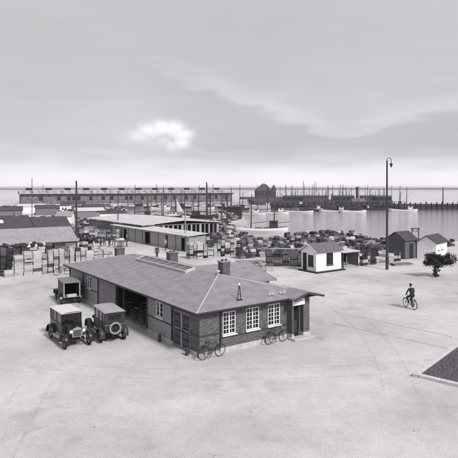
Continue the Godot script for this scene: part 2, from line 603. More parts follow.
func crate_wall(at: Vector3, dir: Vector3, spec: Array, dark: float, label: String, group: String, kind := 0) -> void:
	# a row of stacks beginning at "at" and running along dir; spec: [endways?, layers] for each stack
	var x := 0.0
	var ang := atan2(-dir.z, dir.x)
	var back := Vector3(dir.z, 0, -dir.x)
	if back.z > 0: back = -back
	var nth := -1
	for s in spec:
		nth += 1
		var wide: float = CRATE.z if s[0] == 1 else CRATE.x
		var deep: float = CRATE.x if s[0] == 1 else CRATE.z
		var lean := Vector2(rng.randf_range(-0.03, 0.03), rng.randf_range(-0.05, 0.05))
		var skip: int = s[2] if s.size() > 2 else 0
		for k in range(skip, s[1]):
			var p := at + dir * (x + wide * 0.5 + rng.randf_range(-0.025, 0.025) + lean.x * 0.12 * k) + back * (deep * 0.5 + lean.y + rng.randf_range(-0.04, 0.04))
			p.y = k * CRATE.y * 1.003
			var m: Material
			var tone := "pale"
			if rng.randf() < dark:
				m = M.crate_dark[rng.randi() % M.crate_dark.size()]
				tone = "dark"
			else: m = M.crate[rng.randi() % M.crate.size()]
			var layer: String = "top" if k == s[1] - 1 else ("bottom" if k == 0 else ORDINAL[k] + " up")
			crate(p, ang + (PI / 2 if s[0] == 1 else 0.0) + rng.randf_range(-0.045, 0.045), m, "%s fish crate, %s in %s stack from left, %s" % [tone, layer, ORDINAL[nth], label], group, kind)
		x += wide + rng.randf_range(0.03, 0.13)

func loose_crates(b: MB, at: Vector3, turn: float, nx: int, nz: int, ny: int, sz := CRATE) -> void:
	# heap too far off to count: real boxes with gaps, in one object
	for i in nx:
		for j in nz:
			var top := maxi(1, ny - rng.randi_range(0, 2))
			for k in top:
				var bs := Basis(Vector3.UP, turn + rng.randf_range(-0.25, 0.25))
				var p := Basis(Vector3.UP, turn) * Vector3((i - nx * 0.5 + 0.5) * (sz.x + 0.07) + rng.randf_range(-0.06, 0.06), 0, (j - nz * 0.5 + 0.5) * (sz.z + 0.07) + rng.randf_range(-0.06, 0.06))
				b.ink = ink(0.035 * pow(16.0, pow(rng.randf(), 1.15)))
				if k == top - 1 and rng.randf() < 0.4: bs = bs * Basis(Vector3(0, 0, 1), rng.randf_range(-0.2, 0.2))
				var c := at + p + Vector3.UP * (k + 0.5) * (sz.y + 0.01)
				b.box(c, sz - Vector3(0.07, 0.05, 0.07), bs)
				for e: float in [-0.25, 0.25]: b.box(c + bs * Vector3(0, e * sz.y, 0), Vector3(sz.x - 0.03, sz.y * 0.42, sz.z - 0.03), bs)

# ---------------------------------------------------------------- bicycles
func bicycle(label: String, at: Vector3, turn: float, lean: float, group := "") -> Node3D:
	var t := thing("bicycle", label, "bicycle", at, turn, group)
	t.rotation.z = lean
	var fw := Vector3(0, 0.35, -0.55)
	var rw := Vector3(0, 0.35, 0.53)
	var bb := Vector3(0, 0.29, 0.10)
	var seat := Vector3(0, 0.82, 0.27)
	var h1 := Vector3(0, 0.88, -0.30)
	var h0 := Vector3(0, 0.72, -0.345)
	var b := MB.new()
	for s in [[seat, h1], [bb, h0], [bb, seat], [h0, h1], [h1, h1 + Vector3(0, 0.12, 0.03)], [seat, seat + Vector3(0, 0.1, 0.03)]]:
		b.tube(s[0], s[1], 0.018, 0.018, 6)
	for x: float in [-0.045, 0.045]:
		b.tube(rw + Vector3(x, 0, 0), bb + Vector3(x * 0.6, 0, 0), 0.011, 0.011, 5)
		b.tube(rw + Vector3(x, 0, 0), seat + Vector3(x * 0.3, -0.04, 0), 0.010, 0.010, 5)
		b.tube(fw + Vector3(x, 0, 0), h0 + Vector3(x * 0.6, -0.02, 0), 0.012, 0.014, 5)
	put(b, "frame", M.iron, t)
	for c: Vector3 in [fw, rw]:
		var w := MB.new()
		w.torus(c, Vector3.RIGHT, 0.33, 0.02, 28, 6)
		var wh := put(w, "wheel", M.rubber, t)
		var r := MB.new()
		r.torus(c, Vector3.RIGHT, 0.306, 0.010, 28, 4)
		put(r, "rim", M.spoke, wh)
		r = MB.new()
		r.tube(c + Vector3(-0.04, 0, 0), c + Vector3(0.04, 0, 0), 0.022, 0.022, 8)
		put(r, "hub", M.spoke, wh)
		var sp := MB.new()
		for i in 18:
			var a := TAU * i / 18
			sp.tube(c + Vector3(0.025 if i % 2 == 0 else -0.025, 0, 0), c + Vector3(0, sin(a), cos(a)) * 0.3, 0.0028, 0.0028, 3, false)
		put(sp, "spokes", M.spoke, wh)
		var g := MB.new()
		var a0 := -0.5 if c == rw else 0.25
		var a1 := 2.9 if c == rw else 2.5
		var last := Vector3.ZERO
		for i in 11:
			var a := lerpf(a0, a1, i / 10.0)
			var p := c + Vector3(0, sin(a), cos(a)) * 0.375
			if i > 0: g.box((p + last) * 0.5, Vector3(0.05, 0.006, p.distance_to(last) + 0.004), Basis(Vector3.RIGHT, -atan2((p - last).y, (p - last).z)))
			last = p
		put(g, "mudguard", M.iron, t)
	var hb := MB.new()
	var st := h1 + Vector3(0, 0.12, 0.03)
	hb.path([st + Vector3(-0.27, 0.02, 0.2), st + Vector3(-0.25, 0.03, 0.04), st + Vector3(-0.1, 0.02, -0.05), st, st + Vector3(0.1, 0.02, -0.05), st + Vector3(0.25, 0.03, 0.04), st + Vector3(0.27, 0.02, 0.2)], 0.012, 6)
	put(hb, "handlebar", M.nickel, t)
	var sd := MB.new()
	var sp0 := seat + Vector3(0, 0.12, 0.03)
	sd.extrude(PackedVector2Array([Vector2(-0.1, 0.14), Vector2(-0.03, -0.04), Vector2(-0.025, -0.14), Vector2(0.025, -0.14), Vector2(0.03, -0.04), Vector2(0.1, 0.14)]), -0.03, 0.03, Transform3D(Basis(Vector3(1, 0, 0), Vector3(0, 0, 1), Vector3(0, -1, 0)), sp0))
	put(sd, "saddle", M.leather, t)
	var cr := MB.new()
	cr.torus(bb + Vector3(0.05, 0, 0), Vector3.RIGHT, 0.085, 0.01, 16, 4)
	for s: float in [-1.0, 1.0]:
		var e := bb + Vector3(0.09 * s, -0.13 * s, 0.1 * s)
		cr.tube(bb + Vector3(0.05 * s, 0, 0), e, 0.01, 0.01, 5)
		cr.box(e + Vector3(0.05 * s, 0, 0), Vector3(0.09, 0.025, 0.06))
	put(cr, "pedals", M.iron, t)
	var rk := MB.new()
	rk.box(rw + Vector3(0, 0.43, 0.02), Vector3(0.14, 0.015, 0.36))
	for x: float in [-0.05, 0.05]: rk.tube(rw + Vector3(x, 0, 0), rw + Vector3(x, 0.43, 0.12), 0.006, 0.006, 4)
	put(rk, "luggage_rack", M.iron, t)
	return t

# ---------------------------------------------------------------- motor cars
func car_wheel(parent: Node3D, c: Vector3, radius: float, called := "wheel", pale := false) -> Node3D:
	var w := MB.new()
	w.torus(c, Vector3.RIGHT, radius - 0.055, 0.055, 28, 8)
	var wh := put(w, called, M.rubber_dusty if pale else M.rubber, parent)
	var r := MB.new()
	r.torus(c, Vector3.RIGHT, radius - 0.12, 0.022, 28, 5, 1.4)
	put(r, "rim", M.spoke, wh)
	var s := MB.new()
	for i in 12:
		var a := TAU * i / 12
		s.tube(c, c + Vector3(0, sin(a), cos(a)) * (radius - 0.12), 0.02, 0.014, 5, false)
	put(s, "spokes", M.spoke, wh)
	var h := MB.new()
	h.tube(c + Vector3(-0.08, 0, 0), c + Vector3(0.08, 0, 0), 0.06, 0.06, 10)
	put(h, "hub", M.iron, wh)
	return wh

func ribbon(b: MB, pts: Array, x0: float, x1: float, thick := 0.018, crown := 0.0) -> void:
	# a curved sheet: a line in the y-z plane swept across x, with a slightly domed section and smooth normals
	var cols := 5
	var nrm := []
	for i in pts.size():
		var p: Vector2 = pts[maxi(i - 1, 0)]
		var q: Vector2 = pts[mini(i + 1, pts.size() - 1)]
		var np := Vector2(-(q.y - p.y), q.x - p.x).normalized()
		if i > 0 and np.dot(nrm[i - 1]) < 0.0: np = -np
		elif i == 0 and np.dot(Vector2(0, 1)) < 0.0 and absf(np.y) > 0.3: np = -np
		nrm.append(np)
	var mid: Vector2 = nrm[pts.size() / 2]
	if mid.y < 0.0:
		for i in nrm.size(): nrm[i] = -nrm[i]
	for i in pts.size() - 1:
		for k in cols:
			for off: float in [0.0, -thick]:
				var P := []
				var Q := []
				for c in [[0, 0], [1, 0], [1, 1], [0, 1]]:
					var u := float(k + c[1]) / cols
					var p: Vector2 = pts[i + c[0]]
					var np: Vector2 = nrm[i + c[0]]
					var h := crown * (1.0 - pow(2.0 * u - 1.0, 2)) + off
					var tilt := -crown * 4.0 * (1.0 - 2.0 * u) / absf(x1 - x0)
					P.append(Vector3(lerpf(x0, x1, u), p.y + np.y * h, p.x + np.x * h))
					Q.append(Vector3(tilt, np.y, np.x).normalized() * (1.0 if off == 0.0 else -1.0))
				b.smooth_quad(P, Q)
		for x: float in [x0, x1]:
			var p: Vector2 = pts[i]
			var q: Vector2 = pts[i + 1]
			var n0: Vector2 = nrm[i] * thick
			var n1: Vector2 = nrm[i + 1] * thick
			b.quad(Vector3(x, p.y, p.x), Vector3(x, q.y, q.x), Vector3(x, q.y - n1.y, q.x - n1.x), Vector3(x, p.y - n0.y, p.x - n0.x), Vector3(signf(x - (x0 + x1) * 0.5), 0, 0))

func car(label: String, at: Vector3, heading: Vector2, body: Material, top: Material, spare: bool) -> Node3D:
	var t := thing("parked_car", label, "car", at, atan2(-heading.x, -heading.y), "motor cars parked beside the brick building")
	var R := 0.385
	var fz := -1.34
	var rz := 1.28
	var side := Transform3D(Basis(Vector3(0, 0, 1), Vector3(0, 1, 0), Vector3(1, 0, 0)), Vector3.ZERO)
	# chassis
	var b := MB.new()
	for x: float in [-0.36, 0.36]: b.box(Vector3(x, 0.5, 0.05), Vector3(0.07, 0.1, 3.2))
	b.tube(Vector3(-0.7, R, fz), Vector3(0.7, R, fz), 0.03, 0.03, 6)
	b.tube(Vector3(-0.7, R, rz), Vector3(0.7, R, rz), 0.04, 0.04, 6)
	b.lathe(Vector3(0, R, rz), [Vector2(0.01, -0.14), Vector2(0.13, -0.05), Vector2(0.13, 0.05), Vector2(0.01, 0.14)], 10, Basis(Vector3.FORWARD, PI / 2))
	b.box(Vector3(0, 0.46, -0.85), Vector3(0.45, 0.25, 0.7))
	put(b, "chassis", M.dark, t)
	for s: float in [-1.0, 1.0]:
		car_wheel(t, Vector3(0.71 * s, R, fz), R)
		car_wheel(t, Vector3(0.71 * s, R, rz), R)
	# lower body
	b = MB.new()
	var prof := PackedVector2Array([Vector2(-0.52, 0.56), Vector2(-0.52, 1.1), Vector2(-0.3, 1.16), Vector2(1.66, 1.16), Vector2(1.74, 1.05), Vector2(1.76, 0.8), Vector2(1.68, 0.62), Vector2(1.5, 0.56)])
	b.extrude(prof, -0.6, 0.6, side)
	put(b, "body", body, t)
	for s: float in [-1.0, 1.0]:
		for d in [[-0.3, 0.48], [0.52, 1.22]]:
			b = MB.new()
			b.box(Vector3(0.605 * s, 0.87, (d[0] + d[1]) * 0.5), Vector3(0.02, 0.54, d[1] - d[0]), Basis.IDENTITY, 0.006)
			var door := put(b, "door", body, t)
			b = MB.new()
			b.tube(Vector3(0.62 * s, 1.05, d[1] - 0.06), Vector3(0.66 * s, 1.05, d[1] - 0.06), 0.012, 0.012, 5)
			b.tube(Vector3(0.655 * s, 1.05, d[1] - 0.12), Vector3(0.655 * s, 1.05, d[1] - 0.04), 0.01, 0.01, 5)
			put(b, "handle", M.nickel, door)
		b = MB.new()
		b.box(Vector3(0.606 * s, 1.165, 0.6), Vector3(0.03, 0.035, 2.2), Basis.IDENTITY, 0.008)
		put(b, "belt_moulding", body, t)
	# posts and panes of the cabin
	var zs := [-0.36, 0.5, 1.22, 1.68]
	b = MB.new()
	for s: float in [-1.0, 1.0]:
		for z: float in zs: b.box(Vector3(0.585 * s, 1.49, z), Vector3(0.05, 0.64, 0.08 if z < 1.5 else 0.16))
		b.box(Vector3(0.585 * s, 1.79, 0.64), Vector3(0.046, 0.08, 2.1))
	b.box(Vector3(0, 1.79, -0.36), Vector3(1.12, 0.08, 0.06))
	b.box(Vector3(0, 1.27, 1.7), Vector3(1.12, 0.2, 0.08))
	b.box(Vector3(0, 1.75, 1.7), Vector3(1.12, 0.14, 0.08))
	for x: float in [-0.47, 0.47]: b.box(Vector3(x, 1.525, 1.7), Vector3(0.2, 0.31, 0.076))
	put(b, "cabin_frame", body, t)
	for s: float in [-1.0, 1.0]:
		for i in 3:
			part_box("side_window", M.glass, t, Vector3(0.585 * s, 1.465, (zs[i] + zs[i + 1]) * 0.5), Vector3(0.008, 0.58, zs[i + 1] - zs[i] - 0.09))
	part_box("rear_window", M.glass, t, Vector3(0, 1.525, 1.7), Vector3(0.73, 0.31, 0.008))
	part_box("rear_window_bar", body, t, Vector3(0, 1.525, 1.705), Vector3(0.03, 0.3, 0.03))
	var ws := part_box("windscreen", M.glass, t, Vector3(0, 1.46, -0.37), Vector3(1.1, 0.58, 0.008))
	part_box("windscreen_bar", body, ws, Vector3(0, 1.47, -0.375), Vector3(1.1, 0.025, 0.03))
	# roof, gently domed, with a visor in front
	b = MB.new()
	var nx := 8
	var nz := 12
	var rp := func(i: int, k: int) -> Vector3:
		var u := float(i) / nx * 2.0 - 1.0
		var w := float(k) / nz
		var edge := 1.0 - pow(absf(u), 4.0)
		var tail := 1.0 - smoothstep(0.85, 1.0, w) * 0.6
		return Vector3(u * 0.655, 1.82 + 0.085 * edge * tail * (0.45 + 0.55 * sin(PI * clampf(w * 0.85 + 0.1, 0, 1))), lerpf(-0.62, 1.82, w))
	for i in nx:
		for k in nz:
			b.quad(rp.call(i, k), rp.call(i + 1, k), rp.call(i + 1, k + 1), rp.call(i, k + 1), Vector3.UP)
	b.box(Vector3(0, 1.806, 0.6), Vector3(1.31, 0.03, 2.44), Basis.IDENTITY, 0.01)
	put(b, "roof", top, t)
	# bonnet: rounded sections from radiator to scuttle
	b = MB.new()
	var sec := func(w: float, i: int) -> Vector3:
		var hw := lerpf(0.27, 0.42, w)
		var top_y := lerpf(1.08, 1.14, w)
		var z := lerpf(-1.32, -0.5, w)
		var pts := [Vector2(-hw, 0.6), Vector2(-hw, top_y - 0.2), Vector2(-hw * 0.86, top_y - 0.06), Vector2(-hw * 0.4, top_y), Vector2(hw * 0.4, top_y), Vector2(hw * 0.86, top_y - 0.06), Vector2(hw, top_y - 0.2), Vector2(hw, 0.6)]
		return Vector3(pts[i].x, pts[i].y, z)
	for i in 7:
		for k in 3:
			var p0: Vector3 = sec.call(k / 3.0, i)
			var p1: Vector3 = sec.call(k / 3.0, i + 1)
			b.quad(p0, p1, sec.call((k + 1) / 3.0, i + 1), sec.call((k + 1) / 3.0, i), (p0 + p1) * 0.5 - Vector3(0, 0.8, p0.z))
	put(b, "bonnet", body, t)
	# radiator
	b = MB.new()
	var rpoly := PackedVector2Array([Vector2(-0.28, 0.58), Vector2(0.28, 0.58), Vector2(0.28, 0.98), Vector2(0.2, 1.09), Vector2(0.06, 1.12), Vector2(-0.06, 1.12), Vector2(-0.2, 1.09), Vector2(-0.28, 0.98)])
	b.extrude(rpoly, -1.41, -1.325)
	b.tube(Vector3(0, 1.11, -1.36), Vector3(0, 1.18, -1.36), 0.035, 0.04, 8)
	var rad := put(b, "radiator", M.nickel, t)
	b = MB.new()
	b.box(Vector3(0, 0.8, -1.412), Vector3(0.45, 0.38, 0.012))
	var core := put(b, "radiator_core", M.dark, rad)
	core.name = "radiator_core"
	b = MB.new()
	for i in 9: b.box(Vector3(-0.2 + i * 0.05, 0.8, -1.42), Vector3(0.012, 0.38, 0.008))
	put(b, "radiator_bars", M.spoke, rad)
	# head lamps
	for s: float in [-1.0, 1.0]:
		b = MB.new()
		var lx := Basis(Vector3.RIGHT, PI / 2)
		b.lathe(Vector3(0.37 * s, 0.93, -1.42), [Vector2(0.005, 0.13), Vector2(0.06, 0.11), Vector2(0.105, 0.03), Vector2(0.112, -0.03), Vector2(0.1, -0.045)], 14, lx)
		b.tube(Vector3(0.37 * s, 0.6, -1.38), Vector3(0.37 * s, 0.84, -1.41), 0.018, 0.018, 6)
		var hl := put(b, "headlight", body, t)
		b = MB.new()
		b.lathe(Vector3(0.37 * s, 0.93, -1.463), [Vector2(0.1, 0.0), Vector2(0.06, -0.018), Vector2(0.001, -0.025)], 14, lx)
		put(b, "lens", M.white, hl)
	b = MB.new()
	b.tube(Vector3(-0.4, 0.66, -1.38), Vector3(0.4, 0.66, -1.38), 0.018, 0.018, 6)
	put(b, "lamp_bar", M.iron, t)
	# wings and running boards
	for s: float in [-1.0, 1.0]:
		b = MB.new()
		var pts := []
		for i in 11:
			var a := lerpf(3.35, 0.5, i / 10.0)
			pts.append(Vector2(fz + cos(a) * 0.47, R + sin(a) * 0.47))
		pts.append(Vector2(-0.76, 0.5))
		pts.append(Vector2(-0.6, 0.43))
		ribbon(b, pts, minf(0.57 * s, 0.86 * s), maxf(0.57 * s, 0.86 * s), 0.02, 0.035)
		b.quad(Vector3(0.44 * s, 0.6, -1.2), Vector3(0.58 * s, 0.74, -1.2), Vector3(0.58 * s, 0.5, -0.75), Vector3(0.44 * s, 0.55, -0.75), Vector3(s, 1, 0))
		put(b, "front_wing", body, t)
		b = MB.new()
		pts = [Vector2(0.7, 0.43), Vector2(0.8, 0.52)]
		for i in 11:
			var a := lerpf(2.75, -0.15, i / 10.0)
			pts.append(Vector2(rz + cos(a) * 0.47, R + sin(a) * 0.47))
		ribbon(b, pts, minf(0.57 * s, 0.86 * s), maxf(0.57 * s, 0.86 * s), 0.02, 0.035)
		put(b, "rear_wing", body, t)
		part_box("running_board", M.stucco_dark, t, Vector3(0.715 * s, 0.425, 0.05), Vector3(0.28, 0.03, 1.32), 0.006)
	# inside
	part_box("front_seat", M.leather, t, Vector3(0, 1.18, 0.42), Vector3(1.08, 0.3, 0.14), 0.04)
	part_box("rear_seat", M.leather, t, Vector3(0, 1.2, 1.45), Vector3(1.08, 0.36, 0.16), 0.04)
	b = MB.new()
	b.torus(Vector3(-0.28, 1.27, -0.08), Vector3(0, 0.8, 0.6).normalized(), 0.19, 0.014, 18, 5)
	b.tube(Vector3(-0.28, 1.27, -0.08), Vector3(-0.28, 0.95, -0.32), 0.015, 0.015, 5)
	put(b, "steering_wheel", M.dark, t)
	b = MB.new()
	b.tube(Vector3(-0.45, 0.98, 1.76), Vector3(-0.45, 0.98, 1.84), 0.04, 0.04, 8)
	put(b, "tail_lamp", M.iron, t)
	if spare:
		b = MB.new()
		b.torus(Vector3(0, 0.88, 1.87), Vector3.BACK, 0.31, 0.062, 28, 8)
		var sw := put(b, "spare_wheel", M.spoke, t)
		b = MB.new()
		b.torus(Vector3(0, 0.88, 1.86), Vector3.BACK, 0.24, 0.025, 24, 5)
		put(b, "rim", M.iron, sw)
		b = MB.new()
		b.tube(Vector3(0, 0.88, 1.74), Vector3(0, 0.88, 1.88), 0.05, 0.05, 6)
		put(b, "hub", M.iron, sw)
		b = MB.new()
		for i in 4:
			var a := TAU * i / 4 + 0.4
			b.tube(Vector3(0, 0.88, 1.86), Vector3(cos(a) * 0.262, 0.88 + sin(a) * 0.262, 1.86), 0.018, 0.018, 5)
		put(b, "spokes", M.iron, sw)
	return t

func van(label: String, at: Vector3, heading: Vector2) -> Node3D:
	var t := thing("delivery_van", label, "van", at, atan2(-heading.x, -heading.y), "motor cars parked beside the brick building")
	for s: float in [-1.0, 1.0]:
		car_wheel(t, Vector3(0.69 * s, 0.39, -1.3), 0.39)
		car_wheel(t, Vector3(0.69 * s, 0.39, 1.0), 0.39)
	var b := MB.new()
	b.box(Vector3(0, 0.5, -0.1), Vector3(0.8, 0.12, 3.0))
	b.tube(Vector3(-0.69, 0.39, 1.0), Vector3(0.69, 0.39, 1.0), 0.04, 0.04, 6)
	b.tube(Vector3(-0.69, 0.39, -1.3), Vector3(0.69, 0.39, -1.3), 0.04, 0.04, 6)
	put(b, "chassis", M.dark, t)
	part_box("floor", M.board_mid, t, Vector3(0, 0.62, 0.45), Vector3(1.24, 0.05, 2.3))
	for s: float in [-1.0, 1.0]:
		part_box("side_panel", M.van_side, t, Vector3(0.62 * s, 1.18, 0.45), Vector3(0.05, 1.08, 2.3), 0.008)
		part_box("corner_post", M.stucco, t, Vector3(0.6 * s, 1.18, 1.63), Vector3(0.1, 1.1, 0.06), 0.006)
		b = MB.new()
		var pts := []
		for i in 9:
			var a := lerpf(2.9, 0.1, i / 8.0)
			pts.append(Vector2(1.0 + cos(a) * 0.46, 0.39 + sin(a) * 0.46))
		ribbon(b, pts, minf(0.66 * s, 0.86 * s), maxf(0.66 * s, 0.86 * s))
		put(b, "rear_wing", M.paint, t)
		b = MB.new()
		pts = []
		for i in 9:
			var a := lerpf(3.1, 0.3, i / 8.0)
			pts.append(Vector2(-1.3 + cos(a) * 0.46, 0.39 + sin(a) * 0.46))
		ribbon(b, pts, minf(0.5 * s, 0.84 * s), maxf(0.5 * s, 0.84 * s))
		put(b, "front_wing", M.paint, t)
	part_box("partition", M.dark, t, Vector3(0, 1.18, -0.66), Vector3(1.18, 1.06, 0.05))
	b = MB.new()
	b.box(Vector3(0, 1.76, 0.35), Vector3(1.4, 0.07, 2.75), Basis.IDENTITY, 0.025)
	put(b, "roof", M.stucco_dark, t)
	part_box("tailboard", M.plinth, t, Vector3(0, 0.76, 1.64), Vector3(0.72, 0.26, 0.04), 0.005)
	part_box("cab", M.paint, t, Vector3(0, 0.88, -0.82), Vector3(1.2, 0.6, 0.3), 0.04)
	part_box("bonnet", M.paint, t, Vector3(0, 0.84, -1.28), Vector3(0.7, 0.48, 0.6), 0.08)
	for s: float in [-1.0, 1.0]:
		part_box("cab_post", M.paint, t, Vector3(0.58 * s, 1.45, -0.94), Vector3(0.05, 0.58, 0.05))
	part_box("windscreen", M.glass, t, Vector3(0, 1.45, -0.94), Vector3(1.1, 0.56, 0.008))
	return t

# ---------------------------------------------------------------- people
func body_mesh(bones: Array, cell: float, k := 0.035) -> MB:
	# distance to tapered capsules, joined with a smooth minimum, meshed as surface nets
	var lo := Vector3(1e9, 1e9, 1e9)
	var hi := -lo
	for q in bones:
		var r: float = maxf(q[2], q[3]) + cell * 3.0
		lo = lo.min((q[0] as Vector3).min(q[1]) - Vector3.ONE * r)
		hi = hi.max((q[0] as Vector3).max(q[1]) + Vector3.ONE * r)
	var nx := int((hi.x - lo.x) / cell) + 2
	var ny := int((hi.y - lo.y) / cell) + 2
	var nz := int((hi.z - lo.z) / cell) + 2
	var f := PackedFloat32Array()
	f.resize(nx * ny * nz)
	f.fill(1.0)
	var best := PackedFloat32Array()
	best.resize(nx * ny * nz)
	best.fill(1.0)
	var who := PackedByteArray()
	who.resize(nx * ny * nz)
	for bi in bones.size():
		var q: Array = bones[bi]
		var a: Vector3 = q[0]
		var b: Vector3 = q[1]
		var ab := b - a
		var l2 := maxf(ab.length_squared(), 1e-8)
		var r: float = maxf(q[2], q[3]) + cell * 2.0 + k
		var p0 := ((a.min(b) - Vector3.ONE * r - lo) / cell).floor()
		var p1 := ((a.max(b) + Vector3.ONE * r - lo) / cell).ceil()
		for z in range(maxi(0, int(p0.z)), mini(nz - 1, int(p1.z)) + 1):
			for y in range(maxi(0, int(p0.y)), mini(ny - 1, int(p1.y)) + 1):
				for x in range(maxi(0, int(p0.x)), mini(nx - 1, int(p1.x)) + 1):
					var p := lo + Vector3(x, y, z) * cell
					var t := clampf((p - a).dot(ab) / l2, 0.0, 1.0)
					var d: float = (p - a - ab * t).length() - lerpf(q[2], q[3], t)
					var i := (z * ny + y) * nx + x
					var o := f[i]
					var h := maxf(k - absf(o - d), 0.0) / k
					f[i] = minf(o, d) - h * h * k * 0.25
					if d < best[i]:
						best[i] = d
						who[i] = bi
	var out := MB.new()
	var vid := PackedInt32Array()
	vid.resize(nx * ny * nz)
	vid.fill(-1)
	var vs := PackedVector3Array()
	var vc := []
	var offs := [0, 1, nx, nx + 1, nx * ny, nx * ny + 1, nx * ny + nx, nx * ny + nx + 1]
	var edges := [[0, 1], [2, 3], [4, 5], [6, 7], [0, 2], [1, 3], [4, 6], [5, 7], [0, 4], [1, 5], [2, 6], [3, 7]]
	for z in nz - 1:
		for y in ny - 1:
			for x in nx - 1:
				var i := (z * ny + y) * nx + x
				var inside := 0
				for o: int in offs:
					if f[i + o] < 0.0: inside += 1
				if inside == 0 or inside == 8: continue
				var s := Vector3.ZERO
				var c := 0
				for e in edges:
					var fa := f[i + offs[e[0]]]
					var fb := f[i + offs[e[1]]]
					if (fa < 0.0) == (fb < 0.0): continue
					var t := fa / (fa - fb)
					var pa := Vector3(e[0] & 1, (e[0] >> 1) & 1, (e[0] >> 2) & 1)
					var pb := Vector3(e[1] & 1, (e[1] >> 1) & 1, (e[1] >> 2) & 1)
					s += pa.lerp(pb, t)
					c += 1
				vid[i] = vs.size()
				vs.append(lo + (Vector3(x, y, z) + s / c) * cell)
				vc.append(bones[who[i]][4])
	var grad := func(i: int) -> Vector3:
		return Vector3(f[i + 1] - f[i], f[i + nx] - f[i], f[i + nx * ny] - f[i]).normalized()
	var steps := [[1, nx, nx * ny], [nx, nx * ny, 1], [nx * ny, 1, nx]]
	for z in range(1, nz - 1):
		for y in range(1, ny - 1):
			for x in range(1, nx - 1):
				var i := (z * ny + y) * nx + x
				for st in steps:
					if (f[i] < 0.0) == (f[i + st[0]] < 0.0): continue
					var ids := [i, i - st[1], i - st[1] - st[2], i - st[2]]
					var P := []
					var Q := []
					var ok := true
					for j: int in ids:
						if vid[j] < 0: ok = false
						else:
							P.append(vs[vid[j]])
							Q.append(grad.call(j))
					if not ok: continue
					out.ink = vc[vid[i]]
					out.smooth_quad(P, Q)
	return out

func person(label: String, at: Vector3, turn: float, pose: Dictionary, coat: float, trousers: float, hat: float, group := "", tall := 1.74) -> MeshInstance3D:
	var k := tall / 1.74
	var skin := Color(0.36, 0.35, 0.355)
	var cc := ink(coat)
	var tc := ink(trousers)
	var hc := ink(hat)
	var shoe := Color(0.02, 0.02, 0.021)
	var stride: float = pose.get("stride", 0.12)
	var bend: float = pose.get("bend", 0.0)
	var hip := Vector3(0, 0.92, 0)
	var chest := hip + Vector3(0, 0.42 * cos(bend), -0.42 * sin(bend))
	var neck := hip + Vector3(0, 0.56 * cos(bend), -0.56 * sin(bend))
	var head := neck + Vector3(0, 0.18, -0.03 - 0.06 * sin(bend))
	var B := []
	B.append([hip + Vector3(-0.06, 0, 0), hip + Vector3(0.06, 0, 0), 0.125, 0.125, tc])
	B.append([hip + Vector3(0, 0.1, 0), chest, 0.135, 0.15, cc])
	B.append([chest + Vector3(-0.13, 0.06, 0), chest + Vector3(0.13, 0.06, 0), 0.085, 0.085, cc])
	B.append([hip + Vector3(0, -0.05, 0), hip + Vector3(0, 0.1, 0), 0.15, 0.135, cc])
	B.append([neck + Vector3(0, -0.04, 0), head, 0.06, 0.055, skin])
	B.append([head + Vector3(0, -0.02, -0.015), head + Vector3(0, 0.06, 0.005), 0.078, 0.088, skin])
	B.append([head + Vector3(0, -0.0, -0.09), head + Vector3(0, 0.03, -0.085), 0.018, 0.012, skin])
	B.append([head + Vector3(0, 0.085, 0.012), head + Vector3(0, 0.1, 0.0), 0.092, 0.09, hc])
	B.append([head + Vector3(-0.03, 0.075, -0.1), head + Vector3(0.03, 0.075, -0.1), 0.022, 0.022, hc])
	for s: float in [-1.0, 1.0]:
		var st := stride * s
		var h := hip + Vector3(0.09 * s, -0.04, 0)
		var knee := Vector3(0.1 * s, 0.49, -0.06 - st * 0.6)
		var ank := Vector3(0.11 * s, 0.09, -st)
		B.append([h, knee, 0.088, 0.066, tc])
		B.append([knee, ank, 0.068, 0.05, tc])
		B.append([ank + Vector3(0, -0.035, 0.03), ank + Vector3(0.01 * s, -0.05, -0.15), 0.045, 0.038, shoe])
		var sh := chest + Vector3(0.19 * s, 0.07, 0)
		var arm: Array = pose.get("arm_r" if s > 0 else "arm_l", [Vector3(0.25 * s, 1.13, 0.03 + st * 0.4), Vector3(0.25 * s, 0.87, -0.06 + st * 0.5)])
		B.append([sh, arm[0], 0.062, 0.05, cc])
		B.append([arm[0], arm[1], 0.05, 0.038, cc])
		var dir: Vector3 = (arm[1] - arm[0]).normalized()
		var across := dir.cross(Vector3(s, 0, 0)).normalized()
		B.append([arm[1] + dir * 0.02, arm[1] + dir * 0.08, 0.03, 0.034, skin])
		for fi in 4:
			var o := across * (fi - 1.5) * 0.021
			B.append([arm[1] + dir * 0.09 + o, arm[1] + dir * (0.165 - 0.012 * absf(fi - 1.3)) + o * 1.1 - Vector3(0.02 * s, 0, 0), 0.0105, 0.009, skin])
		B.append([arm[1] + dir * 0.045 + across * -0.035, arm[1] + dir * 0.1 + across * -0.062, 0.012, 0.01, skin])
	for q in B:
		q[0] *= k; q[1] *= k; q[2] *= k; q[3] *= k
	var m := body_mesh(B, pose.get("cell", 0.03) * k, 0.03)
	var o := put(m, "person", M.cloth, self)
	o.position = at
	o.rotation.y = turn
	tag(o, label, "person", group)
	return o

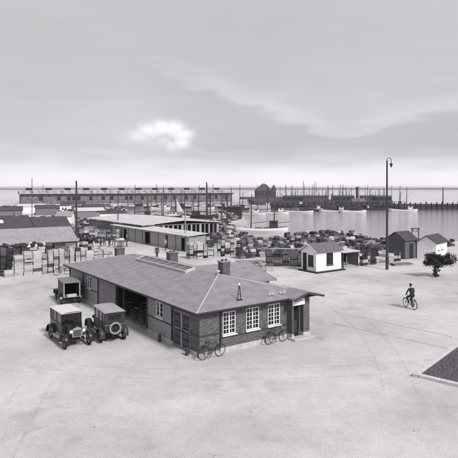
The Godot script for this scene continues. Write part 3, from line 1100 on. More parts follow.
# ---------------------------------------------------------------- boats
func boat(label: String, at: Vector3, turn: float, length: float, hull: Material, masts: Array, house := 0, boom := true, group := "fishing boats moored in the harbour", called := "fishing_boat", free := 0.75) -> Node3D:
	var t := thing(called, label, "boat", at, turn, group)
	var beam := length * 0.27
	var ns := 14
	var stat := func(i: int) -> Array:
		var u := float(i) / ns             # 0 bow .. 1 stern
		var z := lerpf(-length * 0.5, length * 0.5, u)
		var w := beam * 0.5 * pow(maxf(sin(PI * pow(u, 0.72) * 0.93 + 0.03), 0.0), 0.55)
		if i == 0: w = 0.02
		var sheer := free + 0.75 * pow(maxf(0.0, 0.55 - u) / 0.55, 2) * length / 13.0 + 0.35 * pow(maxf(0.0, u - 0.6) / 0.4, 2)
		return [Vector3(0, -0.7, z * (0.86 if u < 0.5 else 0.9)), Vector3(w * 0.75, -0.15, z * 0.96), Vector3(w * 0.97, sheer * 0.45, z * 0.985), Vector3(w, sheer, z)]
	var b := MB.new()
	var rail := MB.new()
	var dk := MB.new()
	for i in ns:
		var p: Array = stat.call(i)
		var q: Array = stat.call(i + 1)
		for s: float in [-1.0, 1.0]:
			var f := Vector3(s, 1, 1)
			for k in 3:
				b.quad(p[k] * f, q[k] * f, q[k + 1] * f, p[k + 1] * f, Vector3(s, -0.2, 0))
				if k == 2: b.quad(p[3] * f - Vector3(0.05 * s, 0, 0), q[3] * f - Vector3(0.05 * s, 0, 0), q[2] * f - Vector3(0.05 * s, 0, 0), p[2] * f - Vector3(0.05 * s, 0, 0), Vector3(-s, 0, 0))
			rail.tube(p[3] * f, q[3] * f, 0.055, 0.055, 5, true)
		var d0: Vector3 = p[3] * Vector3(0.98, 1, 1) - Vector3(0, 0.38, 0)
		var d1: Vector3 = q[3] * Vector3(0.98, 1, 1) - Vector3(0, 0.38, 0)
		dk.quad(d0, d1, d1 * Vector3(-1, 1, 1), d0 * Vector3(-1, 1, 1), Vector3.UP)
	var e: Array = stat.call(ns)
	for k in 3: b.quad(e[k], e[k + 1], e[k + 1] * Vector3(-1, 1, 1), e[k] * Vector3(-1, 1, 1), Vector3(0, 0, 1))
	put(b, "hull", hull, t)
	put(rail, "gunwale", M.timber, t)
	put(dk, "deck", M.deck, t)
	if house > 0:
		var hz := length * 0.24
		var hw := beam * 0.42
		var hb := MB.new()
		hb.box(Vector3(0, free + 0.7, hz), Vector3(hw, 1.8, length * 0.15), Basis.IDENTITY, 0.04)
		var wh := put(hb, "wheelhouse", M.white if house == 1 else M.timber, t)
		part_box("roof", M.felt_dark, wh, Vector3(0, free + 1.65, hz), Vector3(hw + 0.2, 0.1, length * 0.15 + 0.25))
		for x: float in [-0.25, 0.25]:
			part_box("window", M.glass_far, wh, Vector3(x * hw, free + 1.2, hz - length * 0.075 - 0.006), Vector3(hw * 0.32, 0.45, 0.03))
		for s: float in [-1.0, 1.0]:
			part_box("window", M.glass_far, wh, Vector3(s * (hw * 0.5 + 0.006), free + 1.2, hz), Vector3(0.03, 0.45, length * 0.08))
	part_box("hatch", M.timber, t, Vector3(0, free - 0.15, -length * 0.03), Vector3(beam * 0.34, 0.4, length * 0.12), 0.03)
	for m in masts:
		# [place along the boat -0.5..0.5, height]
		var z: float = m[0] * length
		var hgt: float = m[1] * 1.12
		var mb := MB.new()
		mb.tube(Vector3(0, free - 0.4, z), Vector3(0, hgt, z + hgt * 0.02), 0.19, 0.09, 7)
		var mast := put(mb, "mast", M.mast, t)
		var rg := MB.new()
		for s: float in [-1.0, 1.0]:
			for o: float in [-0.05, 0.08]:
				rg.tube(Vector3(0, hgt * 0.92, z), Vector3(beam * 0.46 * s, free, z + o * length), 0.014, 0.014, 3, false)
		rg.tube(Vector3(0, hgt * 0.95, z), Vector3(0, free + 0.6, -length * 0.48), 0.014, 0.014, 3, false)
		put(rg, "rigging", M.iron, mast)
		if boom:
			var bm := MB.new()
			var l := length * 0.3
			bm.tube(Vector3(0, free + 1.1, z + 0.15), Vector3(0, free + 1.5, z + l), 0.06, 0.045, 6)
			bm.tube(Vector3(0, hgt * 0.62, z + 0.12), Vector3(0, hgt * 0.8, z + l * 0.75), 0.05, 0.04, 5)
			put(bm, "spars", M.mast, mast)
			var sl := MB.new()
			for i in 6:
				var c := Vector3(0, free + 1.22 + i * 0.065, z + 0.35 + i * l * 0.14)
				sl.tube(c, c + Vector3(0, 0.07, l * 0.15), 0.11 + 0.03 * sin(i * 2.1), 0.1 + 0.03 * sin(i * 2.1 + 2.1), 7)
			put(sl, "furled_sail", M.tarp if free > 1.0 else M.sail_tan, mast)
	return t

func rowing_boat_upturned(b: MB, length: float, beam: float) -> void:
	var n := 10
	for i in n:
		for k in 6:
			var P := []
			for q in [[0, 0], [1, 0], [1, 1], [0, 1]]:
				var u := float(i + q[0]) / n
				var a := PI * float(k + q[1]) / 6
				var w := beam * 0.5 * pow(maxf(sin(PI * (0.04 + 0.92 * u)), 0.0), 0.7)
				P.append(Vector3(cos(a) * w, sin(a) * (0.2 + w * 0.75), (u - 0.5) * length))
			b.quad(P[0], P[1], P[2], P[3], P[0] + P[2])

func pole(label: String, at: Vector3, high: float, r := 0.09, arms := 0, m: Material = null) -> Node3D:
	var t := thing("telegraph_pole", label, "pole", at, 0.5, "poles and masts standing on the quay")
	var b := MB.new()
	b.tube(Vector3(0, -0.2, 0), Vector3(0, high, 0), r, r * 0.7, 7)
	put(b, "shaft", M.pole if m == null else m, t)
	for i in arms:
		var c := MB.new()
		c.box(Vector3(0, high - 0.35 - i * 0.45, 0.1), Vector3(1.3, 0.09, 0.09))
		var arm := put(c, "crossarm", M.pole, t)
		for x: float in [-0.55, -0.25, 0.25, 0.55]:
			var s := MB.new()
			s.tube(Vector3(x, high - 0.31 - i * 0.45, 0.1), Vector3(x, high - 0.15 - i * 0.45, 0.1), 0.035, 0.03, 6)
			put(s, "insulator", M.white, arm)
	return t

func plank_stack(label: String, at: Vector3, turn: float, length: float, rows: int, layers: int) -> void:
	var t := thing("plank_stack", label, "planks", at, turn, "stacks of planks on the quay")
	for k in layers:
		for i in rows:
			part_box("plank", M.board_pale if (i + k) % 3 == 0 else M.board_mid, t, Vector3(rng.randf_range(-0.15, 0.15), 0.06 + k * 0.085, i * 0.25), Vector3(length * rng.randf_range(0.88, 1.0), 0.07, 0.22), 0.0, Basis(Vector3.UP, rng.randf_range(-0.03, 0.03)))

# ---------------------------------------------------------------- the brick building in front
func L(s: float, h: float, t: float) -> Vector3:
	return Vector3(s, h, -t)

func main_building() -> void:
	var r := thing("harbour_building", "long low brick building with hipped grey felt roof and corner entrance", "building", Vector3(-1.62, 0, -28.06), TURN)
	var away := Vector3(0, 0, -1)
	var right := Vector3.RIGHT
	var len_t := 20.9
	var eave := 2.42
	var b := MB.new()
	# --- left side, from the near corner
	wall_run(b, L(0, 0, 0.002), away, 0.9, eave, 0.25, right, [], 0.24)
	put(b, "corner_pier", M.brick, r)
	b = MB.new()
	wall_run(b, L(0, 0, 0.9), away, 2.0, eave, 0.25, right, [[0.0, 2.0, 0.0, 2.2]], 0.0)
	put(b, "door_lintel", M.timber, r)
	b = MB.new()
	wall_run(b, L(0, 0, 2.9), away, 3.3, eave, 0.22, right, [[1.2, 2.1, 1.28, 2.22]], 0.24)
	put(b, "plaster_panel", M.stucco, r)
	b = MB.new()
	wall_run(b, L(0, 0, 10.95), away, 3.5, eave, 0.22, right, [], 0.2)
	put(b, "dark_wall", M.stucco_dark, r)
	b = MB.new()
	wall_run(b, L(0, 0, 14.45), away, 6.45, eave, 0.22, right, [[1.5, 2.35, 1.2, 2.15]], 0.2)
	put(b, "plaster_panel", M.stucco, r)
	# plinths
	part_box("plinth", M.plinth, r, L(0.11, 0.12, 0.449), Vector3(0.28, 0.24, 0.9))
	part_box("plinth", M.plinth, r, L(0.11, 0.12, 4.55), Vector3(0.28, 0.24, 3.29))
	part_box("plinth", M.plinth, r, L(0.11, 0.1, 15.925), Vector3(0.28, 0.2, 9.95))
	# timber framing of the panels
	for q in [[2.93, 0.1], [6.15, 0.12], [9.7, 0.12], [10.98, 0.12], [14.4, 0.16], [17.6, 0.1], [20.84, 0.12]]:
		part_box("post", M.timber, r, L(-0.005, 1.33, q[0]), Vector3(0.11, 2.17, q[1]), 0.008)
	for q in [[2.99, 6.08], [14.49, 17.54], [17.66, 20.77]]:
		part_box("rail", M.timber, r, L(-0.002, 1.13, (q[0] + q[1]) * 0.5), Vector3(0.05, 0.07, q[1] - q[0]), 0.006)
	part_box("beam", M.timber, r, L(0.02, 2.32, 8.55), Vector3(0.16, 0.19, 4.6), 0.01)
	# double plank doors
	for k in 2:
		var t0 := 0.94 + k * 0.97
		b = MB.new()
		for e: float in [t0 + 0.05, t0 + 0.9]: b.box(L(0.06, 1.1, e), Vector3(0.07, 2.14, 0.1), Basis.IDENTITY, 0.006)
		for hh: float in [0.1, 1.12, 2.1]: b.box(L(0.064, hh, t0 + 0.475), Vector3(0.062, 0.13, 0.74), Basis.IDENTITY, 0.006)
		var door := put(b, "door_leaf", M.board_mid, r)
		for i in 14:
			var h0 := 0.19 + i * 0.137 + (0.0 if i < 7 else 0.012)
			if absf(h0 - 1.12) < 0.09: continue
			part_box("plank", M.board if i % 3 != 0 else M.timber, door, L(0.08 + 0.004 * (i % 2), h0, t0 + 0.475), Vector3(0.03, 0.122, 0.74), 0.008, Basis(Vector3(0, 0, 1), 0.1))
		part_box("handle", M.iron, door, L(0.0, 1.05, t0 + (0.86 if k == 0 else 0.08)), Vector3(0.05, 0.16, 0.03))
	part_box("door_cover_strip", M.plinth, r, L(0.012, 1.1, 1.9), Vector3(0.03, 2.1, 0.05))
	window_at(r, L(0, 0, 2.9), away, Vector3.LEFT, 1.2, 2.1, 1.28, 2.22, 2, 1, 3, M.white, 0.07)
	window_at(r, L(0, 0, 14.45), away, Vector3.LEFT, 1.5, 2.35, 1.2, 2.15, 2, 1, 3, M.white, 0.07)
	# bicycle shed let into the side
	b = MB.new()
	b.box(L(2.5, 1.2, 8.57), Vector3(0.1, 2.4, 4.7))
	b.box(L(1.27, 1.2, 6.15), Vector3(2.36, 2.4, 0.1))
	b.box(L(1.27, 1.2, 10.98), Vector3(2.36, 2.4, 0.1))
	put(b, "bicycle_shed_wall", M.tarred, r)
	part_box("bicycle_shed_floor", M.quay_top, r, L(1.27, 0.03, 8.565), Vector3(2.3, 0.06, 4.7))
	part_box("bicycle_rail", M.iron, r, L(0.75, 0.62, 8.5), Vector3(0.05, 0.05, 4.4))
	# --- front
	b = MB.new()
	wall_run(b, L(0, 0, -0.05), right, 1.31, eave, 0.05, away, [], 0.24)
	wall_run(b, L(0.25, 0, 0.0), right, 7.55, eave, 0.24, away, [[1.32, 2.22, 0.95, 2.24], [2.96, 3.93, 0.95, 2.24], [4.59, 5.55, 0.95, 2.24], [6.2, 7.0, 0.0, 2.05]], 0.0)
	put(b, "brick_front", M.brick, r)
	part_box("plinth", M.plinth, r, L(0.64, 0.12, -0.04), Vector3(1.36, 0.24, 0.1))
	part_box("plinth", M.plinth, r, L(3.82, 0.14, -0.02), Vector3(5.0, 0.28, 0.06))
	b = MB.new()
	for q in [[0.0, 1.31, 1.16, 0.062], [1.33, 6.3, 0.84, 0.015]]:
		b.box(L((q[0] + q[1]) * 0.5, q[2], -q[3]), Vector3(q[1] - q[0], 0.075, 0.04))
	put(b, "brick_band", M.timber, r)
	part_box("band", M.timber, r, L(-0.008, 1.16, 0.43), Vector3(0.04, 0.075, 0.86))
	for q in [[1.57, 2.47], [3.21, 4.18], [4.84, 5.8]]:
		window_at(r, L(0, 0, 0), right, Vector3(0, 0, 1), q[0], q[1], 0.95, 2.24, 2, 2, 5, M.white, 0.06)
	b = MB.new()
	b.tube(L(1.38, 0.32, -0.06), L(1.38, 2.4, -0.06), 0.045, 0.045, 8)
	var pipe := put(b, "downpipe", M.iron, r)
	b = MB.new()
	b.tube(L(1.38, 0.02, -0.06), L(1.38, 0.3, -0.06), 0.055, 0.055, 8)
	put(b, "pipe_foot", M.white, pipe)
	# --- entrance
	b = MB.new()
	b.box(L(6.41, 1.21, -0.226), Vector3(0.12, 2.42, 0.45))
	b.box(L(7.54, 1.21, -0.226), Vector3(0.52, 2.42, 0.45))
	put(b, "entrance_pier", M.brick, r)
	part_box("entrance_plinth", M.plinth, r, L(7.54, 0.16, -0.24), Vector3(0.58, 0.32, 0.48))
	part_box("entrance_plinth", M.plinth, r, L(6.4, 0.16, -0.24), Vector3(0.17, 0.32, 0.48))
	part_box("doorstep", M.plinth, r, L(7.05, 0.06, -0.56), Vector3(1.7, 0.12, 0.62), 0.015)
	part_box("gable_board", M.timber, r, L(7.1, 2.54, -0.40), Vector3(1.5, 0.16, 0.06))
	b = MB.new()
	b.box(L(6.86, 1.02, 0.06), Vector3(0.78, 2.02, 0.05))
	var dr := put(b, "entrance_door", M.tarred, r)
	for x: float in [6.69, 7.03]:
		part_box("door_panel", M.timber, dr, L(x, 0.6, 0.03), Vector3(0.26, 0.72, 0.02), 0.006)
		part_box("door_pane", M.glass_far, dr, L(x, 1.5, 0.03), Vector3(0.26, 0.8, 0.016))
	part_box("door_jamb", M.board_pale, dr, L(7.27, 1.02, -0.1), Vector3(0.03, 2.03, 0.1))
	var sg := part_box("sign", M.white, r, L(6.86, 2.24, -0.48), Vector3(1.0, 0.4, 0.04), 0.006)
	b = MB.new()
	var x0 := 6.46
	for i in 8:
		# weathered strokes of the lettering, too worn to read
		var w := rng.randf_range(0.045, 0.07)
		b.box(L(x0 + w * 0.5, 2.32, -0.503), Vector3(0.016, 0.11, 0.006))
		b.box(L(x0 + w, 2.32 + (0.05 if i % 2 == 0 else -0.035), -0.504), Vector3(w, 0.016, 0.006))
		if i % 3 != 1: b.box(L(x0 + w * 1.4, 2.31, -0.503), Vector3(0.014, 0.09, 0.006))
		x0 += 0.098
	put(b, "worn_lettering", M.iron, sg)
	b = MB.new()
	var gp := PackedVector2Array([Vector2(6.08, 2.45), Vector2(7.2, 2.78), Vector2(8.55, 2.45), Vector2(8.55, 2.55), Vector2(7.2, 2.88), Vector2(6.08, 2.55)])
	b.extrude(gp, -1.4, 0.95)
	put(b, "entrance_roof", M.felt, r)
	b = MB.new()
	for e in [[Vector2(6.06, 2.42), Vector2(7.2, 2.76)], [Vector2(7.2, 2.76), Vector2(8.57, 2.43)]]:
		var p: Vector2 = e[0]
		var q: Vector2 = e[1]
		b.box(Vector3((p.x + q.x) * 0.5, (p.y + q.y) * 0.5 + 0.055, 0.97), Vector3(p.distance_to(q), 0.13, 0.04), Basis(Vector3(0, 0, 1), atan2(q.y - p.y, q.x - p.x)))
	put(b, "barge_board", M.timber, r)
	# --- other walls
	b = MB.new()
	wall_run(b, L(7.8, 0, 0.0), away, len_t, eave, 0.25, Vector3.LEFT)
	wall_run(b, L(0.22, 0, len_t), right, 7.33, eave, 0.24, Vector3(0, 0, 1))
	put(b, "back_wall", M.brick, r)
	# --- hipped roof
	var s0 := -0.45
	var s1 := 8.45
	var t0 := -0.45
	var t1 := len_t + 0.45
	var hw := (s1 - s0) * 0.5
	var sm_ := s0 + hw
	var ha := 2.52
	var hr := 3.58
	var A := L(s0, ha, t0)
	var B_ := L(s1, ha, t0)
	var C := L(s1, ha, t1)
	var D_ := L(s0, ha, t1)
	var R0 := L(sm_, hr, t0 + hw)
	var R1 := L(sm_, hr, t1 - hw)
	for f in [[A, B_, R0], [A, R0, R1, D_], [B_, C, R1, R0], [D_, R1, C]]:
		b = MB.new()
		if f.size() == 3: b.tri(f[0], f[1], f[2], Vector3.UP)
		else: b.quad(f[0], f[1], f[2], f[3], Vector3.UP)
		put(b, "roof_slope", M.felt, r)
	b = MB.new()
	var low := Vector3(0, -0.1, 0)
	for e in [[A, B_, Vector3(0, 0, 1)], [B_, C, right], [C, D_, away], [D_, A, Vector3.LEFT]]:
		b.quad(e[0], e[1], e[1] + low, e[0] + low, e[2])
	b.quad(A + low, B_ + low, C + low, D_ + low, Vector3.DOWN)
	put(b, "soffit", M.timber, r)
	b = MB.new()
	for e in [[A, B_], [D_, A]]:
		b.tube(e[0] + Vector3(0, -0.03, 0), e[1] + Vector3(0, -0.03, 0), 0.055, 0.055, 8)
	put(b, "gutter", M.iron, r)
	for e in [[A, R0], [B_, R0], [R0, R1], [R1, D_], [R1, C]]:
		b = MB.new()
		var p: Vector3 = e[0]
		var q: Vector3 = e[1]
		var d := (q - p).normalized()
		var sd := d.cross(Vector3.UP).normalized()
		var wide := 0.13 if e[0] == B_ else 0.06
		var up := sd.cross(d)
		b.box((p + q) * 0.5 + up * 0.012, Vector3(wide, 0.03, p.distance_to(q) - 0.12), Basis(sd, up, -d), 0.008)
		put(b, "hip_cap", M.lead, r)
	# lap joints of the felt sheets running down the slopes
	b = MB.new()
	var n_up := Vector3(-(hr - ha), hw, 0).normalized()
	for i in 21:
		var tt := 0.3 + i * 1.02
		var top := minf(minf(hw, tt - t0), t1 - tt)
		if top < 0.4: continue
		var p := L(s0 + 0.02, ha, tt)
		var q := L(s0 + top, ha + (hr - ha) * top / hw, tt)
		b.box((p + q) * 0.5 + n_up * 0.002, Vector3(p.distance_to(q), 0.012, 0.05), Basis(Vector3(0, 0, 1), atan2(hr - ha, hw)))
	for i in 9:
		var ss := s0 + 0.6 + i * 1.02
		var top := minf(ss - s0, s1 - ss)
		var q0 := L(ss, ha, t0 + 0.02)
		var q1 := L(ss, ha + (hr - ha) * top / hw, t0 + top)
		if top > 0.3: b.box((q0 + q1) * 0.5 + Vector3(0, 0.002, 0), Vector3(0.05, 0.012, q0.distance_to(q1)), Basis(Vector3.RIGHT, atan2(hr - ha, hw)))
	put(b, "felt_laps", M.felt_grey, r)
	# --- long flat roof light on the near slope
	var tilt := atan2(hr - ha, hw)
	var sb := Basis(Vector3(0, 0, 1), tilt)
	var at := func(s: float, t: float, up: float) -> Vector3:
		return L(s, ha + (s - s0) * (hr - ha) / hw, t) + n_up * up
	b = MB.new()
	for q in [[3.15, 6.7, 14.3], [3.9, 6.7, 14.3]]:
		b.box(at.call(q[0], (q[1] + q[2]) * 0.5, 0.09), Vector3(0.07, 0.2, q[2] - q[1] + 0.07), sb)
	for t: float in [6.7, 14.3]: b.box(at.call(3.525, t, 0.09), Vector3(0.68, 0.196, 0.07), sb)
	var lantern := put(b, "roof_light", M.lead, r)
	for i in 7:
		var ta := 6.7 + 7.6 * i / 7.0
		part_box("pane", M.skyglass, lantern, at.call(3.525, ta + 7.6 / 14.0, 0.12), Vector3(0.67, 0.015, 1.0), 0.0, sb)
		if i > 0: part_box("glazing_bar", M.stucco, lantern, at.call(3.525, ta, 0.14), Vector3(0.67, 0.05, 0.05), 0.0, sb)
	# --- chimneys
	for q in [[3.75, 19.0, 2.8, 3.86, 0.72], [4.95, 11.75, 3.2, 4.1, 0.72], [4.95, 4.7, 3.2, 4.22, 0.6]]:
		b = MB.new()
		b.box(L(q[0], (q[2] + q[3]) * 0.5, q[1]), Vector3(q[4], q[3] - q[2], 0.55))
		var ch := put(b, "chimney", M.brick, r)
		part_box("cap", M.stucco if q[1] < 6.0 else M.stucco_dark, ch, L(q[0], q[3] + 0.045, q[1]), Vector3(q[4] + 0.12, 0.09, 0.67), 0.015)
		b = MB.new()
		for x: float in [-0.15, 0.15]: b.tube(L(q[0] + x, q[3] + 0.09, q[1]), L(q[0] + x, q[3] + 0.2, q[1]), 0.08, 0.07, 8)
		put(b, "chimney_pot", M.timber, ch)
	b = MB.new()
	b.lathe(R0, [Vector2(0.05, 0.0), Vector2(0.05, 0.16), Vector2(0.13, 0.18), Vector2(0.13, 0.22), Vector2(0.001, 0.3)], 10)
	put(b, "vent_cowl", M.lead, r)
	# --- wire bracket standing on the front slope
	b = MB.new()
	var f0 := L(2.95, 2.5 + 0.78 * (hr - ha) / hw, 0.33)
	b.tube(f0 + Vector3(-0.13, 0, 0), f0 + Vector3(-0.02, 0.86, 0), 0.028, 0.024, 6)
	b.tube(f0 + Vector3(0.13, 0, 0), f0 + Vector3(0.02, 0.86, 0), 0.028, 0.024, 6)
	b.box(f0 + Vector3(0, 0.35, 0), Vector3(0.2, 0.035, 0.03))
	b.box(f0 + Vector3(0, 0.02, 0), Vector3(0.4, 0.05, 0.2))
	var br := put(b, "wire_bracket", M.iron, r)
	b = MB.new()
	b.lathe(f0 + Vector3(0, 0.84, 0), [Vector2(0.03, 0), Vector2(0.06, 0.03), Vector2(0.06, 0.1), Vector2(0.03, 0.15), Vector2(0.001, 0.17)], 8)
	put(b, "insulator", M.white, br)
	# --- rear wing with a gable of its own
	b = MB.new()
	wall_run(b, L(7.84, 0, 5.75), right, 1.9, 2.3, 0.2, away)
	wall_run(b, L(7.84, 0, 11.9), right, 1.9, 2.3, 0.2, Vector3(0, 0, 1))
	wall_run(b, L(9.74, 0, 5.952), away, 5.746, 2.3, 0.2, Vector3.LEFT)
	b.extrude(PackedVector2Array([Vector2(-5.9, 2.3), Vector2(-11.75, 2.3), Vector2(-8.825, 3.2)]), 9.55, 9.738, Transform3D(Basis(Vector3(0, 0, 1), Vector3(0, 1, 0), Vector3(1, 0, 0)), Vector3.ZERO))
	put(b, "wing_wall", M.brick, r)
	b = MB.new()
	gable_roof(b, 4.9, 10.15, -5.4, -12.25, 2.36, 3.32, true, 0.09)
	put(b, "wing_roof", M.felt, r)
	b = MB.new()
	b.box(Vector3(10.16, 2.86, -7.1), Vector3(0.03, 0.14, 3.56), Basis(Vector3.RIGHT, atan2(0.96, 3.42)))
	b.box(Vector3(10.16, 2.86, -10.55), Vector3(0.03, 0.14, 3.56), Basis(Vector3.RIGHT, -atan2(0.96, 3.42)))
	put(b, "wing_barge_board", M.timber, r)

	# things at the building
	for q in [[-0.32, 3.9, "short dark wooden post below the small white window"], [-0.3, 0.75, "short dark wooden post beside the plank double doors"]]:
		var w := r.to_global(L(q[0], 0, q[1]))
		b = MB.new()
		b.lathe(Vector3(0, 0, 0), [Vector2(0.1, -0.1), Vector2(0.1, 0.36), Vector2(0.085, 0.42), Vector2(0.001, 0.44)], 10)
		var p := put(b, "bollard", M.timber, self)
		p.position = w
		tag(p, q[2], "bollard", "posts along the brick building")
	var i := 0
	for q in [[0.45, 7.2, 0.0, "shed bicycle nearest the plank doors in the front row"], [0.42, 8.5, PI, "middle bicycle in the front row of the open shed"], [0.48, 9.9, 0.0, "front-row bicycle at the dark far end of the open shed"], [1.15, 7.7, PI, "rear-row bicycle in the open shed nearest the doors"], [1.2, 9.1, 0.0, "rear-row bicycle in the open shed behind the far post"]]:
		var w := r.to_global(L(q[0], 0.06, q[1]))
		bicycle(q[3], w, TURN + q[2], 0.07, "bicycles kept in the open shed")
		i += 1
	bicycle("black bicycle leaning on the front corner of the brick building", r.to_global(L(0.52, 0.0, -0.42)), TURN - PI / 2, -0.13)
	bicycle("black bicycle leaning under the window nearest the entrance", r.to_global(L(5.15, 0.0, -0.36)), TURN - PI / 2, -0.12)
	for q in [[5.1, "pale bird on the roof edge, left of the four"], [5.36, "pale bird on the roof edge, second from left of the four"], [6.0, "pale bird on the roof edge, third from left of the four"], [6.22, "pale bird on the roof edge nearest the entrance gable"]]:
		var w := r.to_global(L(q[0], 2.53 + 0.6 * (hr - ha) / hw, 0.15))
		var g := body_mesh([[Vector3(0, 0.13, 0.1), Vector3(0, 0.15, -0.06), 0.03, 0.06, Color(0.5, 0.49, 0.51)], [Vector3(0, 0.18, -0.09), Vector3(0, 0.22, -0.12), 0.035, 0.035, Color(0.55, 0.54, 0.56)], [Vector3(0, 0.22, -0.14), Vector3(0, 0.215, -0.19), 0.012, 0.006, Color(0.3, 0.3, 0.3)], [Vector3(0, 0.13, 0.1), Vector3(0, 0.11, 0.24), 0.028, 0.012, Color(0.3, 0.3, 0.3)], [Vector3(0.02, 0.1, 0), Vector3(0.02, -0.01, 0), 0.011, 0.011, Color(0.3, 0.3, 0.3)], [Vector3(-0.02, 0.1, 0), Vector3(-0.02, -0.01, 0), 0.011, 0.011, Color(0.3, 0.3, 0.3)]], 0.015, 0.02)
		var o := put(g, "seagull", M.cloth, self)
		o.position = w
		o.rotation.y = TURN + rng.randf_range(-2.0, 2.0)
		o.scale = Vector3.ONE * 0.8
		tag(o, q[1], "bird", "birds on the roof edge")

# ---------------------------------------------------------------- the scene
func _ready() -> void:
	rng.seed = 19270
	# camera: an upper window, level, with the lens dropped a little
	var cam := Camera3D.new()
	cam.name = "camera"
	add_child(cam)
	cam.position = Vector3(0, 9.2, 0)
	cam.projection = Camera3D.PROJECTION_FRUSTUM
	cam.keep_aspect = Camera3D.KEEP_HEIGHT
	cam.near = 0.5
	cam.far = 12000.0
	cam.size = 2.0 * 0.5 * 229.0 / 520.0
	cam.frustum_offset = Vector2(0, -0.5 * 41.5 / 520.0)
	cam.current = true
	var we := WorldEnvironment.new()
	we.name = "world_environment"
	var env := Environment.new()
	env.background_mode = Environment.BG_SKY
	env.sky = make_sky()
	env.background_energy_multiplier = 1.0
	env.tonemap_mode = Environment.TONE_MAPPER_LINEAR
	env.tonemap_exposure = 1.2
	env.sdfgi_enabled = true
	env.ssao_enabled = true
	env.ssil_enabled = true
	env.fog_enabled = true
	env.fog_density = 0.00017
	env.fog_light_color = Color(0.88, 0.87, 0.89)
	we.environment = env
	add_child(we)
	var sun := DirectionalLight3D.new()
	sun.name = "sun"
	add_child(sun)
	sun.light_energy = 1.05
	sun.light_color = Color(1.0, 0.985, 0.97)
	sun.light_angular_distance = 10.0
	sun.shadow_enabled = true
	sun.look_at_from_position(Vector3.ZERO, -Vector3(0.45, 0.68, 0.58))
	make_materials()
	crate_meshes = [crate_mesh(0.86, 0.36, 0.5, 0), crate_mesh(0.84, 0.36, 0.48, 1), crate_mesh(0.87, 0.36, 0.5, 2)]
	setting()
	main_building()
	huts()
	street_things()
	crates()
	background_left()
	harbour()
	people()

func flat_land(b: MB, poly: PackedVector2Array, y0: float, y1: float) -> void:
	b.extrude(poly, y0, y1, Transform3D(Basis(Vector3(1, 0, 0), Vector3(0, 0, 1), Vector3(0, 1, 0)), Vector3.ZERO))

